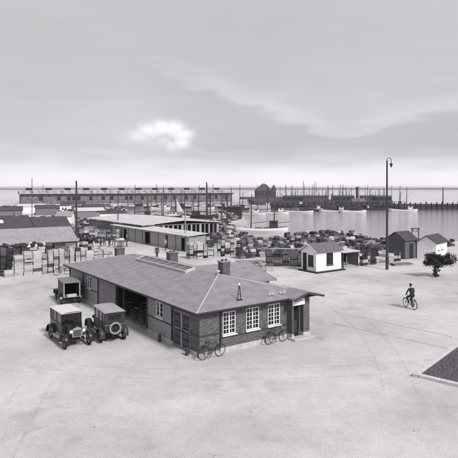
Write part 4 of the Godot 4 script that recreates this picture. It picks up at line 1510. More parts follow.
func setting() -> void:
	var b := MB.new()
	flat_land(b, PackedVector2Array([Vector2(-600, 60), Vector2(400, 60), Vector2(400, -90), Vector2(2, -90), Vector2(0.3, -112), Vector2(-0.3, -136), Vector2(4.6, -142), Vector2(4.6, -174), Vector2(-4.5, -174), Vector2(-5, -142), Vector2(-28, -152), Vector2(-48, -190), Vector2(-58, -285), Vector2(4, -318), Vector2(14, -400), Vector2(-420, -400), Vector2(-600, -300)]), -4.0, 0.0)
	structure(b, "ground", M.ground)
	b = MB.new()
	b.quad(Vector3(-7000, WATER, 200), Vector3(7000, WATER, 200), Vector3(7000, WATER, -9000), Vector3(-7000, WATER, -9000), Vector3.UP)
	structure(b, "water", M.water)
	# stone coping along the quay
	for q in [[Vector3(2, 0, -90), Vector3(110, 0, -90), Vector3(0, 0, 1)], [Vector3(0.3, 0, -112), Vector3(2, 0, -90), Vector3(-1, 0, 0)], [Vector3(-0.3, 0, -136), Vector3(0.3, 0, -112), Vector3(-1, 0, 0)], [Vector3(4, 0, -318), Vector3(-58, 0, -285), Vector3(0, 0, -1)]]:
		b = MB.new()
		var p: Vector3 = q[0]
		var e: Vector3 = q[1]
		var d := (e - p).normalized()
		b.box((p + e) * 0.5 + Vector3(0, -0.02, 0) + q[2] * 0.18, Vector3(0.5, 0.26, p.distance_to(e)), Basis(d.cross(Vector3.UP), Vector3.UP, -d), 0.03)
		structure(b, "quay_coping", M.quay_top)
	# low island across the sound
	b = MB.new()
	var top := PackedVector2Array()
	var x := -3600.0
	top.append(Vector2(-3600, -3))
	while x <= 3600.0:
		top.append(Vector2(x, 3.6 + 0.8 * sin(x * 0.011) + rng.randf_range(-0.5, 0.6)))
		x += 45.0
	top.append(Vector2(3600, -3))
	b.extrude(top, -3260, -3000)
	structure(b, "island", M.island)
	# planted bed behind a kerb, at the corner of the street
	b = MB.new()
	var k0 := Vector3(9.10, 0.00, -25.31)
	var k1 := Vector3(14.56, 0.00, -31.68)
	var kd := (k1 - k0).normalized()
	var nrm := Vector3(-kd.z, 0, kd.x)
	if nrm.z < 0: nrm = -nrm
	for i in 6:
		var a := k0 + kd * (i * 1.22 - 0.13)
		var kb := MB.new()
		kb.box(a + kd * 0.6 + Vector3(0, 0.05, 0), Vector3(0.26, 0.22, 1.2), Basis(kd.cross(Vector3.UP), Vector3.UP, -kd), 0.02)
		structure(kb, "kerb", M.kerb)
	for i in 5:
		var a := k0 + nrm * (0.16 + i * 1.02)
		var kb := MB.new()
		kb.box(a + nrm * 0.5 + Vector3(0, 0.05, 0), Vector3(0.26, 0.22, 1.0), Basis(kd, Vector3.UP, nrm), 0.02)
		structure(kb, "kerb", M.kerb)
	var e0 := k0 + kd * 0.13 + nrm * 0.13
	var e1 := k1 + kd * 2.0 + nrm * 0.13
	b.quad(e0 + Vector3(0, 0.07, 0), e1 + Vector3(0, 0.07, 0), e1 + nrm * 5.2 + Vector3(0, 0.07, 0), e0 + nrm * 5.0 + Vector3(0, 0.07, 0), Vector3.UP)
	structure(b, "planting_bed", M.soil)
	# narrow drain channels crossing the yard
	for q in [[Vector3(6.88, 0.00, -35.44), Vector3(12.64, 0.00, -29.48)], [Vector3(7.86, 0.00, -38.58), Vector3(13.74, 0.00, -32.04)], [Vector3(12.57, 0.00, -53.16), Vector3(22.91, 0.00, -59.28)]]:
		b = MB.new()
		var p: Vector3 = q[0]
		var e: Vector3 = q[1]
		var d := (e - p).normalized()
		b.box((p + e) * 0.5 + Vector3(0, 0.0, 0), Vector3(0.07, 0.012, p.distance_to(e)), Basis(d.cross(Vector3.UP), Vector3.UP, -d))
		structure(b, "drain_channel", M.quay_top)

func huts() -> void:
	# white hut in the yard
	var t := shed("white_hut", "small white wooden hut with grey gable roof standing in the yard", "hut", Vector3(9.39, 0.00, -55.95), TURN, 3.9, 2.3, 2.3, 2.98, true, M.white_wall, M.hut_roof, [[1.55, 2.6, 0.7, 2.05]], [[0.3, 1.15, 0.62, 1.85], [1.35, 2.0, 0.0, 2.02]], 0.22)
	window_at(t, Vector3.ZERO, Vector3.RIGHT, Vector3(0, 0, 1), 1.55, 2.6, 0.7, 2.05, 2, 1, 3, M.timber, 0.06)
	window_at(t, Vector3(0, 0, -0.12), Vector3(0, 0, -1), Vector3.LEFT, 0.3, 1.15, 0.62, 1.85, 1, 2, 2, M.timber, 0.06)
	part_box("door", M.tarred, t, Vector3(0.09, 1.0, -1.795), Vector3(0.05, 2.0, 0.64))
	part_box("plinth", M.tarred_h, t, Vector3(1.9, 0.06, -1.05), Vector3(4.5, 0.12, 3.0))
	var b := MB.new()
	var sl := atan2(0.68, 1.15)
	b.box(Vector3(-0.235, 2.62, -0.46), Vector3(0.03, 0.13, 1.6), Basis(Vector3.RIGHT, sl))
	b.box(Vector3(-0.235, 2.62, -1.84), Vector3(0.03, 0.13, 1.6), Basis(Vector3.RIGHT, -sl))
	put(b, "barge_board", M.white, t)
	for i in 14:
		var x := 0.1 + i * 0.285
		if x > 1.4 and x < 2.75: continue
		part_box("batten", M.white, t, Vector3(x, 1.19, 0.006), Vector3(0.045, 2.1, 0.016))
	for z: float in [-0.06, -0.22, -1.3, -1.42, -2.24]: part_box("batten", M.white, t, Vector3(-0.006, 1.19, z), Vector3(0.016, 2.1, 0.045))
	# dark boarded hut near the quay
	t = shed("boarded_hut", "dark weathered boarded hut with gable roof beside the lamp post", "hut", Vector3(22.49, 0.00, -66.44), TURN, 2.55, 2.84, 2.45, 3.38, true, M.board, M.felt_dark, [[0.9, 1.7, 0.0, 1.95]], [], 0.18)
	part_box("door", M.tarred, t, Vector3(1.3, 0.97, -0.08), Vector3(0.78, 1.92, 0.05))
	b = MB.new()
	for i in 9: b.box(Vector3(-0.012, 0.25 + i * 0.27, -1.42), Vector3(0.03, 0.02, 2.8))
	put(b, "weatherboard_edges", M.timber, t)
	# white hut at the right edge
	t = shed("whitewashed_hut", "whitewashed gabled hut at the right edge beside the boarded hut", "hut", Vector3(24.46, 0.00, -67.67), -0.703, 2.45, 4.2, 2.15, 2.95, false, M.white_wall, M.felt_dark, [], [], 0.2)
	window_at(t, Vector3(2.455, 0, 0), Vector3(0, 0, -1), Vector3.RIGHT, 0.7, 1.3, 1.15, 1.8, 1, 2, 1, M.timber, 0.06)
	window_at(t, Vector3(2.455, 0, 0), Vector3(0, 0, -1), Vector3.RIGHT, 1.8, 2.5, 1.15, 1.8, 1, 2, 1, M.timber, 0.06)
	# low open shelter behind the white hut
	t = thing("open_shelter", "low flat-roofed open shelter just right of the white hut", "shelter", Vector3(12.95, 0.00, -59.06), TURN)
	part_box("roof", M.felt_pale, t, Vector3(1.35, 1.86, -1.0), Vector3(3.0, 0.08, 2.3), 0.0, Basis(Vector3.RIGHT, 0.05))
	for x: float in [0.1, 2.6]:
		for z: float in [-0.1, -1.9]: part_box("post", M.timber, t, Vector3(x, 0.9, z), Vector3(0.1, 1.8, 0.1))
	part_box("back_board", M.tarred, t, Vector3(1.35, 0.9, -1.96), Vector3(2.5, 1.6, 0.04))
	part_box("bench", M.board_mid, t, Vector3(0.8, 0.5, -1.0), Vector3(1.1, 0.06, 1.4))
	part_box("side_board", M.board_mid, t, Vector3(2.67, 0.85, -1.0), Vector3(0.04, 1.5, 1.6))
	# grey-roofed store behind the crate row
	t = shed("grey_roofed_store", "long low store with pale grey felt roof behind the crate row", "shed", Vector3(-25.74, 0.00, -56.00), TURN, 16.2, 5.6, 2.45, 3.95, true, M.stucco_dark, M.felt_grey, [], [], 0.25)
	t.position = Vector3(-19.7 - 0.8137 * 16.0, 0, -66.6 + 0.5813 * 16.0) + Vector3(-0.25 * 0.58, 0, -0.25 * 0.81)
	t = shed("tarred_roof_shed", "shed with dark tarred roof and one small roof light at the left edge", "shed", Vector3(-46.0, 0, -68.5), TURN, 15.0, 6.5, 2.9, 4.6, true, M.stucco_dark, M.felt_dark)
	t.position = Vector3(-43.5, 0, -74.0)
	part_box("roof_light", M.white, t, Vector3(10.6, 3.85, -1.6), Vector3(0.8, 0.08, 0.9), 0.0, Basis(Vector3.RIGHT, 0.48))
	part_box("chimney", M.stucco_dark, t, Vector3(13.3, 4.7, -3.2), Vector3(0.6, 1.3, 0.6))
	t = shed("tarred_roof_shed", "smaller dark-roofed shed behind the grey store, left of the white cottage", "shed", Vector3(-31.0, 0, -83.5), TURN, 5.6, 6.0, 2.7, 4.2, true, M.stucco_dark, M.felt_dark)
	# white cottage and the one behind it
	t = shed("white_cottage", "small white house with grey roof behind the grey-roofed store", "house", Vector3(-39.37, 0.00, -118.12), 0.1, 3.4, 4.0, 2.7, 3.6, true, M.white_wall, M.felt_grey, [[1.9, 2.5, 1.6, 2.4]])
	part_box("window", M.glass_far, t, Vector3(2.2, 2.0, -0.05), Vector3(0.6, 0.8, 0.03))
	t = shed("white_cottage", "white upper storey with dark windows far behind the small white house", "house", Vector3(-59.91, 0.00, -184.00), 0.0, 3.2, 3.0, 2.8, 3.1, true, M.white_wall, M.felt_dark, [[0.8, 1.3, 1.3, 2.1], [1.9, 2.4, 0.0, 2.1]])
	part_box("window", M.glass_far, t, Vector3(1.05, 1.7, -0.05), Vector3(0.5, 0.8, 0.03))
	part_box("door", M.tarred, t, Vector3(2.15, 1.05, -0.05), Vector3(0.5, 2.1, 0.03))

func street_things() -> void:
	var back := Vector2(0.5813, 0.8137)
	car("black sedan with pale roof, headlights facing the yard, nearest the street", Vector3(-9.57, 0, -31.15), back, M.paint, M.cartop, false)
	car("dark sedan seen from behind with spare wheel on its back", Vector3(-7.65, 0, -32.35), Vector2(-0.5, -0.866), M.paint_grey, M.cartop_grey, true)
	van("small open-backed delivery van parked against the building's far end", Vector3(-13.05, 0, -42.1), Vector2(-0.47, -0.883))
	# tall lamp post with a hooked arm
	var t := thing("lamp_post", "tall dark lamp post with hooked top between the huts and shelter", "lamp post", Vector3(17.73, 0.00, -58.34))
	var hgt := 12.2
	var b := MB.new()
	b.tube(Vector3(0, -0.1, 0), Vector3(0, 1.3, 0), 0.17, 0.16, 10)
	b.tube(Vector3(0, 1.3, 0), Vector3(0, hgt, 0), 0.135, 0.085, 10)
	put(b, "shaft", M.pole, t)
	b = MB.new()
	b.torus(Vector3(0, 1.3, 0), Vector3.UP, 0.16, 0.04, 12, 5)
	b.torus(Vector3(0, 3.0, 0), Vector3.UP, 0.13, 0.03, 12, 5)
	put(b, "collar", M.iron, t)
	b = MB.new()
	var pts := []
	for i in 11:
		var a := lerpf(PI, -0.25, i / 10.0)
		pts.append(Vector3(0.24 + cos(a) * 0.24, hgt + sin(a) * 0.34, 0))
	b.path(pts, 0.035, 6)
	put(b, "hook", M.iron, t)
	b = MB.new()
	b.lathe(Vector3(0.47, hgt - 0.75, 0), [Vector2(0.02, 0.66), Vector2(0.05, 0.5), Vector2(0.2, 0.36), Vector2(0.2, 0.3), Vector2(0.11, 0.28), Vector2(0.1, 0.1), Vector2(0.02, 0.0)], 10)
	put(b, "lantern", M.iron, t)
	# wooden frame behind the huts
	t = thing("hoist_frame", "small wooden goalpost frame with braces standing behind the boarded hut", "frame", Vector3(27.45, 0.00, -78.00), 0.15)
	for x: float in [0.0, 1.05]: part_box("post", M.timber, t, Vector3(x, 1.5, 0), Vector3(0.12, 3.1, 0.12))
	part_box("crossbeam", M.timber, t, Vector3(0.52, 3.05, 0), Vector3(1.5, 0.14, 0.14))
	for s: float in [-1.0, 1.0]: part_box("brace", M.timber, t, Vector3(0.525 + 0.32 * s, 2.75, 0), Vector3(0.08, 0.6, 0.08), 0.0, Basis(Vector3(0, 0, 1), -0.75 * s))
	# dark bushy tree at the right edge
	t = thing("small_tree", "small dark bushy tree with leafy stem in front of the whitewashed hut", "tree", Vector3(21.23, 0.00, -53.45))
	b = MB.new()
	b.tube(Vector3(0, -0.1, 0), Vector3(-0.05, 0.7, 0.02), 0.09, 0.075, 8)
	b.tube(Vector3(-0.05, 0.7, 0.02), Vector3(0.0, 1.5, 0), 0.075, 0.05, 8)
	for i in 7:
		var a := i * 2.4
		b.tube(Vector3(-0.03, 0.7 + 0.08 * i, 0), Vector3(cos(a) * 0.75, 1.5 + 0.1 * (i % 3), sin(a) * 0.7), 0.035, 0.012, 5)
	put(b, "trunk", M.bark, t)
	b = MB.new()
	for clump in 64:
		var c := Vector3(0.25 + rng.randfn() * 0.75, 1.8 + rng.randfn() * 0.28, rng.randfn() * 0.5)
		if clump > 52: c = Vector3(rng.randfn() * 0.14, rng.randf_range(0.15, 1.0), rng.randfn() * 0.14)
		for q in (85 if clump <= 52 else 40):
			var p := c + Vector3(rng.randfn(), rng.randfn() * 0.8, rng.randfn()) * (0.16 if clump <= 52 else 0.09)
			if p.y < 0.08: continue
			var d := Vector3(rng.randfn(), rng.randfn(), rng.randfn()).normalized()
			var e := d.cross(Vector3(rng.randfn(), rng.randfn(), rng.randfn())).normalized()
			var l := rng.randf_range(0.06, 0.12)
			var g := rng.randf_range(0.015, 0.045)
			b.ink = ink(g)
			b.quad(p - d * l, p + e * l * 0.4, p + d * l, p - e * l * 0.4, e.cross(d))
	put(b, "crown", M.leaf, t)
	# plants in the kerbed bed
	b = MB.new()
	var k0 := Vector3(9.10, 0.00, -25.31)
	var k1 := Vector3(14.56, 0.00, -31.68)
	var kd := (k1 - k0).normalized()
	var nrm := Vector3(-kd.z, 0, kd.x)
	if nrm.z < 0: nrm = -nrm
	for i in 1600:
		var p := k0 + kd * rng.randf_range(0.25, 8.0) + nrm * rng.randf_range(0.22, 5.0) + Vector3(0, 0.07, 0)
		var a := rng.randf() * TAU
		var l := rng.randf_range(0.05, 0.16)
		var s := Vector3(cos(a), 0, sin(a))
		var g := rng.randf_range(0.06, 0.16)
		b.ink = ink(g)
		b.tri(p - s * 0.02, p + s * 0.02, p + Vector3(rng.randf_range(-0.06, 0.06), l, rng.randf_range(-0.06, 0.06)), Vector3(0, 0.3, 1))
	var gr := put(b, "ground_cover", M.leaf, self)
	gr.set_meta("kind", "stuff")
	tag(gr, "dark low growth in the kerbed bed at the street corner", "plants")

func crates() -> void:
	var u := Vector3(0.8137, 0, -0.5813)
	var grp := "fish crates stacked in the yard"
	crate_wall(Vector3(-22.77, 0.00, -52.86), u, [[0, 2], [0, 6], [0, 7], [0, 7], [1, 6], [1, 7], [1, 7], [1, 7], [1, 6], [1, 7], [1, 7], [1, 7], [0, 6], [1, 7], [1, 6], [1, 6], [1, 5]], 0.05, "long row before the store", "crates in the long row on the left")
	crate_wall(Vector3(-23.57, 0.00, -53.75), u, [[1, 8], [1, 7]], 1.0, "black pile at left edge", "dark crates at the left end")
	crate_wall(Vector3(-4.98, 0.00, -66.44), u, [[1, 6], [1, 6], [0, 6], [1, 5], [0, 6], [1, 6], [1, 5], [1, 6], [0, 5], [1, 6], [1, 6], [1, 5], [0, 4]], 0.35, "row behind the rear wing", "crates behind the rear wing")
	crate_wall(Vector3(4.31, 0.00, -60.56), Vector3(1, 0, -0.05).normalized(), [[0, 5], [0, 5], [0, 5], [0, 5], [1, 4]], 1.0, "block beside the white hut", "dark crates beside the white hut")
	crate_wall(Vector3(10.43, 0.00, -79.73), u, [[0, 5], [1, 5], [0, 6], [1, 5], [0, 5], [0, 5], [1, 4], [0, 5]], 0.75, "quayside row", "crates at the quayside")
	crate_wall(Vector3(-23.61, 0.00, -84.67), u, [[0, 6], [0, 6], [1, 6], [0, 5]], 0.55, "square pile beyond the row", "crates in the square stack")
	crate_wall(Vector3(-21.70, 0.00, -90.26), u, [[0, 5], [1, 5], [0, 4], [1, 5]], 0.3, "pile behind the people", "crates behind the people")
	crate_wall(Vector3(19.63, 0.00, -63.79), u, [[0, 3], [0, 2], [1, 3]], 0.5, "foot of boarded hut", "crates at the boarded hut")
	crate_wall(Vector3(15.70, 0.00, -60.94), u, [[0, 3], [1, 4], [0, 3], [1, 2]], 0.6, "between shelter and lamp", "crates by the shelter")
	# boards laid over the dark block
	for i in 5:
		var p := Vector3(6.45, 0.00, -62.13) + Vector3(0, 1.845 + 0.0, -0.1 - i * 0.16)
		var o := part_box("loose_board", M.board_pale, self, Vector3.ZERO, Vector3(4.6 - 0.25 * i, 0.035, 0.15))
		o.position = p + Vector3(0.1 * i, 0, 0)
		o.rotation.y = 0.05 + 0.02 * sin(i * 3.0)
		tag(o, "pale board on top of the dark crate block, %s from the front" % ORDINAL[i], "board", "boards on the dark crate block")
	plank_stack("stack of planks lying left of the dark crate block", Vector3(2.56, 0.00, -63.36), 0.1, 3.6, 5, 4)
	plank_stack("stack of planks lying flat right of the lamp post's foot", Vector3(20.31, 0.00, -62.13), 0.35, 2.6, 4, 3)
	plank_stack("stack of planks in front of the quayside crates behind the dark block", Vector3(5.82, 0.00, -70.35), 0.2, 4.2, 5, 5)
	plank_stack("stack of planks between the open shelter and the lamp post", Vector3(17.54, 0.00, -63.79), 0.5, 3.0, 4, 4)
	# crates thrown down near the wing
	var nth := 0
	for q in [[Vector3(3.03, 0.00, -58.34), 0.5, 0.0], [Vector3(3.44, 0.00, -57.64), 1.3, 0.0], [Vector3(4.15, 0.00, -58.34), -0.3, 0.0], [Vector3(3.47, 0.00, -60.18), 0.2, 0.0], [Vector3(3.77, 0.00, -59.43), 0.9, 0.375], [Vector3(4.46, 0.00, -57.29), 0.1, 0.0]]:
		crate(q[0] + Vector3(0, q[2], 0), q[1], M.crate[1], "pale tumbled fish crate at the wing's gable end, " + ["leftmost on the ground", "second from left", "near the right end", "farthest back on the ground", "lying on another crate", "rightmost on the ground"][nth], "tumbled crates by the wing")
		nth += 1
	# nets, tarpaulins and a sail thrown over the rear row
	for q in [[Vector3(-24.89, 0.00, -60.20), 2.2, 0.035, "dark net heap on the crates at the row's left end"], [Vector3(-23.58, 0.00, -61.00), 2.2, 0.03, "black net heap thrown over the crates behind the row"], [Vector3(-22.86, 0.00, -61.60), 2.2, 0.5, "pale bundled sail lying on the crates behind the row"], [Vector3(-22.25, 0.00, -62.20), 2.2, 0.04, "dark net heap beside the pale bundled sail"], [Vector3(-18.44, 0.00, -68.00), 2.2, 0.035, "dark net heap on the crates near the row's right end"], [Vector3(2.51, 0.00, -72.50), 0.0, 0.03, "black net heap on the ground between the crate stacks and dark block"], [Vector3(4.13, 0.00, -74.00), 0.0, 0.05, "dark net heap right behind the dark crate block's left end"], [Vector3(9.83, 0.00, -72.00), 0.0, 0.035, "dark net heap right behind the white hut"], [Vector3(18.18, 0.00, -68.00), 0.0, 0.03, "dark net heap between the shelter and the lamp post"], [Vector3(19.52, 0.00, -70.00), 0.0, 0.02, "black pointed net heap left of the lamp post"], [Vector3(22.13, 0.00, -68.50), 0.0, 0.04, "dark net heap against the boarded hut's gable"], [Vector3(16.56, 0.00, -70.00), 0.0, 0.06, "grey net heap behind the open shelter"], [Vector3(-4.07, 0.00, -73.00), 0.0, 0.03, "dark net heap left of the crates behind the rear wing"]]:
		var mb := []
		for i in 9:
			var c := Vector3(rng.randf_range(-0.9, 0.9), rng.randf_range(0.05, 0.3), rng.randf_range(-0.4, 0.4))
			var g: float = q[2] * rng.randf_range(0.7, 1.4)
			mb.append([c, c + Vector3(rng.randf_range(-0.4, 0.4), rng.randf_range(-0.1, 0.25), rng.randf_range(-0.2, 0.2)), rng.randf_range(0.12, 0.3), rng.randf_range(0.08, 0.2), ink(g)])
		for e in mb:
			if q[1] < 1.0:
				e[0] = Vector3(e[0].x, 0.1, e[0].z * 1.4)
				e[1] = Vector3(e[0].x * 0.35, rng.randf_range(0.45, 0.95), e[0].z * 0.3)
				e[2] = 0.32
				e[3] = rng.randf_range(0.14, 0.26)
		var nh := put(body_mesh(mb, 0.07, 0.06), "net_heap", M.cloth, self)
		nh.position = q[0] + Vector3(0, q[1], 0)
		nh.rotation.y = TURN
		tag(nh, q[3], "nets")
	bicycle("bicycle leaning against the crates near the building's far end", Vector3(-17.56, 0.00, -54.67), TURN - PI / 2, -0.14)
	# heap of far crates, one mass
	var b := MB.new()
	for q in [[Vector3(-24.05, 0.00, -61.00), 9, 2, 7], [Vector3(-20.18, 0.00, -66.00), 9, 2, 6], [Vector3(3.36, 0.00, -76.00), 5, 3, 4], [Vector3(7.14, 0.00, -79.00), 6, 3, 3], [Vector3(5.27, 0.00, -83.00), 6, 2, 3], [Vector3(16.70, 0.00, -86.00), 9, 2, 3], [Vector3(23.93, 0.00, -87.00), 6, 2, 2], [Vector3(-0.60, 0.00, -78.00), 6, 2, 4], [Vector3(-4.15, 0.00, -80.00), 4, 2, 3], [Vector3(1.82, 0.00, -86.00), 7, 2, 3], [Vector3(32.15, 0.00, -80.00), 8, 2, 3], [Vector3(-31.10, 0.00, -105.00), 5, 3, 4], [Vector3(-32.00, 0.00, -118.00), 6, 2, 3], [Vector3(-28.61, 0.00, -125.00), 5, 2, 3], [Vector3(-45.16, 0.00, -118.00), 5, 2, 4], [Vector3(-54.25, 0.00, -130.00), 7, 2, 3], [Vector3(-50.35, 0.00, -140.00), 6, 3, 4], [Vector3(-45.85, 0.00, -160.00), 8, 2, 3], [Vector3(-34.59, 0.00, -165.00), 9, 2, 3], [Vector3(-22.79, 0.00, -150.00), 8, 2, 3], [Vector3(-63.38, 0.00, -195.00), 10, 2, 3], [Vector3(-50.86, 0.00, -205.00), 12, 2, 3], [Vector3(-78.46, 0.00, -200.00), 10, 2, 3], [Vector3(-61.92, 0.00, -175.00), 8, 2, 3], [Vector3(-73.23, 0.00, -170.00), 8, 2, 4], [Vector3(-71.86, 0.00, -235.00), 14, 2, 3], [Vector3(-59.54, 0.00, -240.00), 14, 2, 4], [Vector3(-87.23, 0.00, -240.00), 14, 2, 4], [Vector3(-96.71, 0.00, -235.00), 12, 2, 3], [Vector3(-50.16, 0.00, -185.00), 9, 3, 4], [Vector3(-36.62, 0.00, -160.00), 9, 3, 3], [Vector3(-29.13, 0.00, -150.00), 8, 2, 4], [Vector3(-40.75, 0.00, -130.00), 6, 3, 4], [Vector3(-37.64, 0.00, -135.00), 7, 2, 4], [Vector3(-40.85, 0.00, -120.00), 4, 3, 4], [Vector3(-28.65, 0.00, -112.00), 5, 3, 4], [Vector3(-28.13, 0.00, -92.00), 4, 3, 5], [Vector3(-43.41, 0.00, -108.00), 6, 3, 4], [Vector3(-1.13, 0.00, -84.00), 5, 3, 4], [Vector3(-2.65, 0.00, -92.00), 6, 3, 3], [Vector3(0.55, 0.00, -95.00), 3, 3, 4], [Vector3(9.85, 0.00, -84.00), 6, 2, 4], [Vector3(14.05, 0.00, -88.00), 8, 2, 4], [Vector3(20.01, 0.00, -86.00), 6, 2, 4], [Vector3(-1.40, 0.00, -104.00), 4, 3, 4], [Vector3(-3.57, 0.00, -116.00), 5, 3, 4], [Vector3(-0.96, 0.00, -125.00), 3, 3, 4], [Vector3(-3.12, 0.00, -135.00), 5, 2, 4], [Vector3(2.92, 0.00, -80.00), 7, 4, 4], [Vector3(6.62, 0.00, -84.00), 8, 3, 3], [Vector3(-2.75, 0.00, -84.00), 6, 3, 5], [Vector3(0.52, 0.00, -90.00), 6, 3, 4], [Vector3(11.20, 0.00, -82.00), 6, 3, 6], [Vector3(14.70, 0.00, -84.00), 7, 3, 6], [Vector3(17.61, 0.00, -84.00), 7, 3, 6], [Vector3(20.27, 0.00, -83.00), 6, 3, 4], [Vector3(24.07, 0.00, -84.00), 6, 2, 3], [Vector3(25.54, 0.00, -80.00), 5, 2, 3], [Vector3(-5.58, 0.00, -100.00), 4, 2, 3], [Vector3(-26.20, 0.00, -98.00), 5, 4, 5], [Vector3(-25.55, 0.00, -88.00), 4, 3, 6], [Vector3(-22.33, 0.00, -90.00), 4, 3, 5], [Vector3(-33.80, 0.00, -104.00), 6, 4, 5], [Vector3(-40.71, 0.00, -112.00), 7, 4, 5], [Vector3(-45.90, 0.00, -108.00), 8, 4, 5], [Vector3(-49.75, 0.00, -130.00), 8, 4, 5], [Vector3(-46.18, 0.00, -138.00), 8, 4, 5], [Vector3(-33.72, 0.00, -128.00), 8, 4, 5], [Vector3(-31.40, 0.00, -142.00), 9, 4, 5], [Vector3(-79.29, 0.00, -190.00), 12, 4, 5], [Vector3(-71.97, 0.00, -198.00), 12, 4, 5], [Vector3(-53.74, 0.00, -178.00), 12, 3, 5], [Vector3(-43.41, 0.00, -175.00), 12, 3, 5], [Vector3(-71.94, 0.00, -215.00), 14, 3, 5], [Vector3(-61.01, 0.00, -225.00), 14, 3, 5], [Vector3(-42.97, 0.00, -205.00), 6, 3, 5], [Vector3(3.50, 0.00, -70.00), 5, 3, 3], [Vector3(6.24, 0.00, -70.50), 6, 3, 3], [Vector3(8.36, 0.00, -69.00), 4, 2, 3], [Vector3(2.22, 0.00, -68.00), 3, 2, 4], [Vector3(18.93, 0.00, -74.00), 5, 3, 3], [Vector3(21.19, 0.00, -76.00), 5, 3, 3], [Vector3(17.68, 0.00, -76.00), 5, 3, 4], [Vector3(24.62, 0.00, -74.00), 5, 3, 3], [Vector3(28.65, 0.00, -76.00), 6, 3, 3], [Vector3(11.84, 0.00, -76.00), 6, 3, 5], [Vector3(14.96, 0.00, -77.00), 6, 3, 5], [Vector3(1.02, 0.00, -76.00), 5, 3, 5], [Vector3(-1.25, 0.00, -72.00), 5, 2, 5], [Vector3(2.26, 0.00, -168.00), 5, 3, 5], [Vector3(-1.46, 0.00, -152.00), 6, 4, 5], [Vector3(0.84, 0.00, -145.00), 7, 3, 4], [Vector3(0.30, 0.00, -158.00), 6, 3, 4], [Vector3(-0.65, 0.00, -112.00), 3, 4, 3], [Vector3(0.00, 0.00, -100.00), 4, 3, 3]]:
		loose_crates(b, q[0], TURN + rng.randf_range(-0.2, 0.2), q[1], q[2], q[3])
	var far := sm(1.0, 0.9)
	far.albedo_color = Color.WHITE
	far.vertex_color_use_as_albedo = true
	var o := put(b, "crate_heaps", far, self)
	o.set_meta("kind", "stuff")
	tag(o, "far-off heaps of fish crates crowding the quays", "crates")

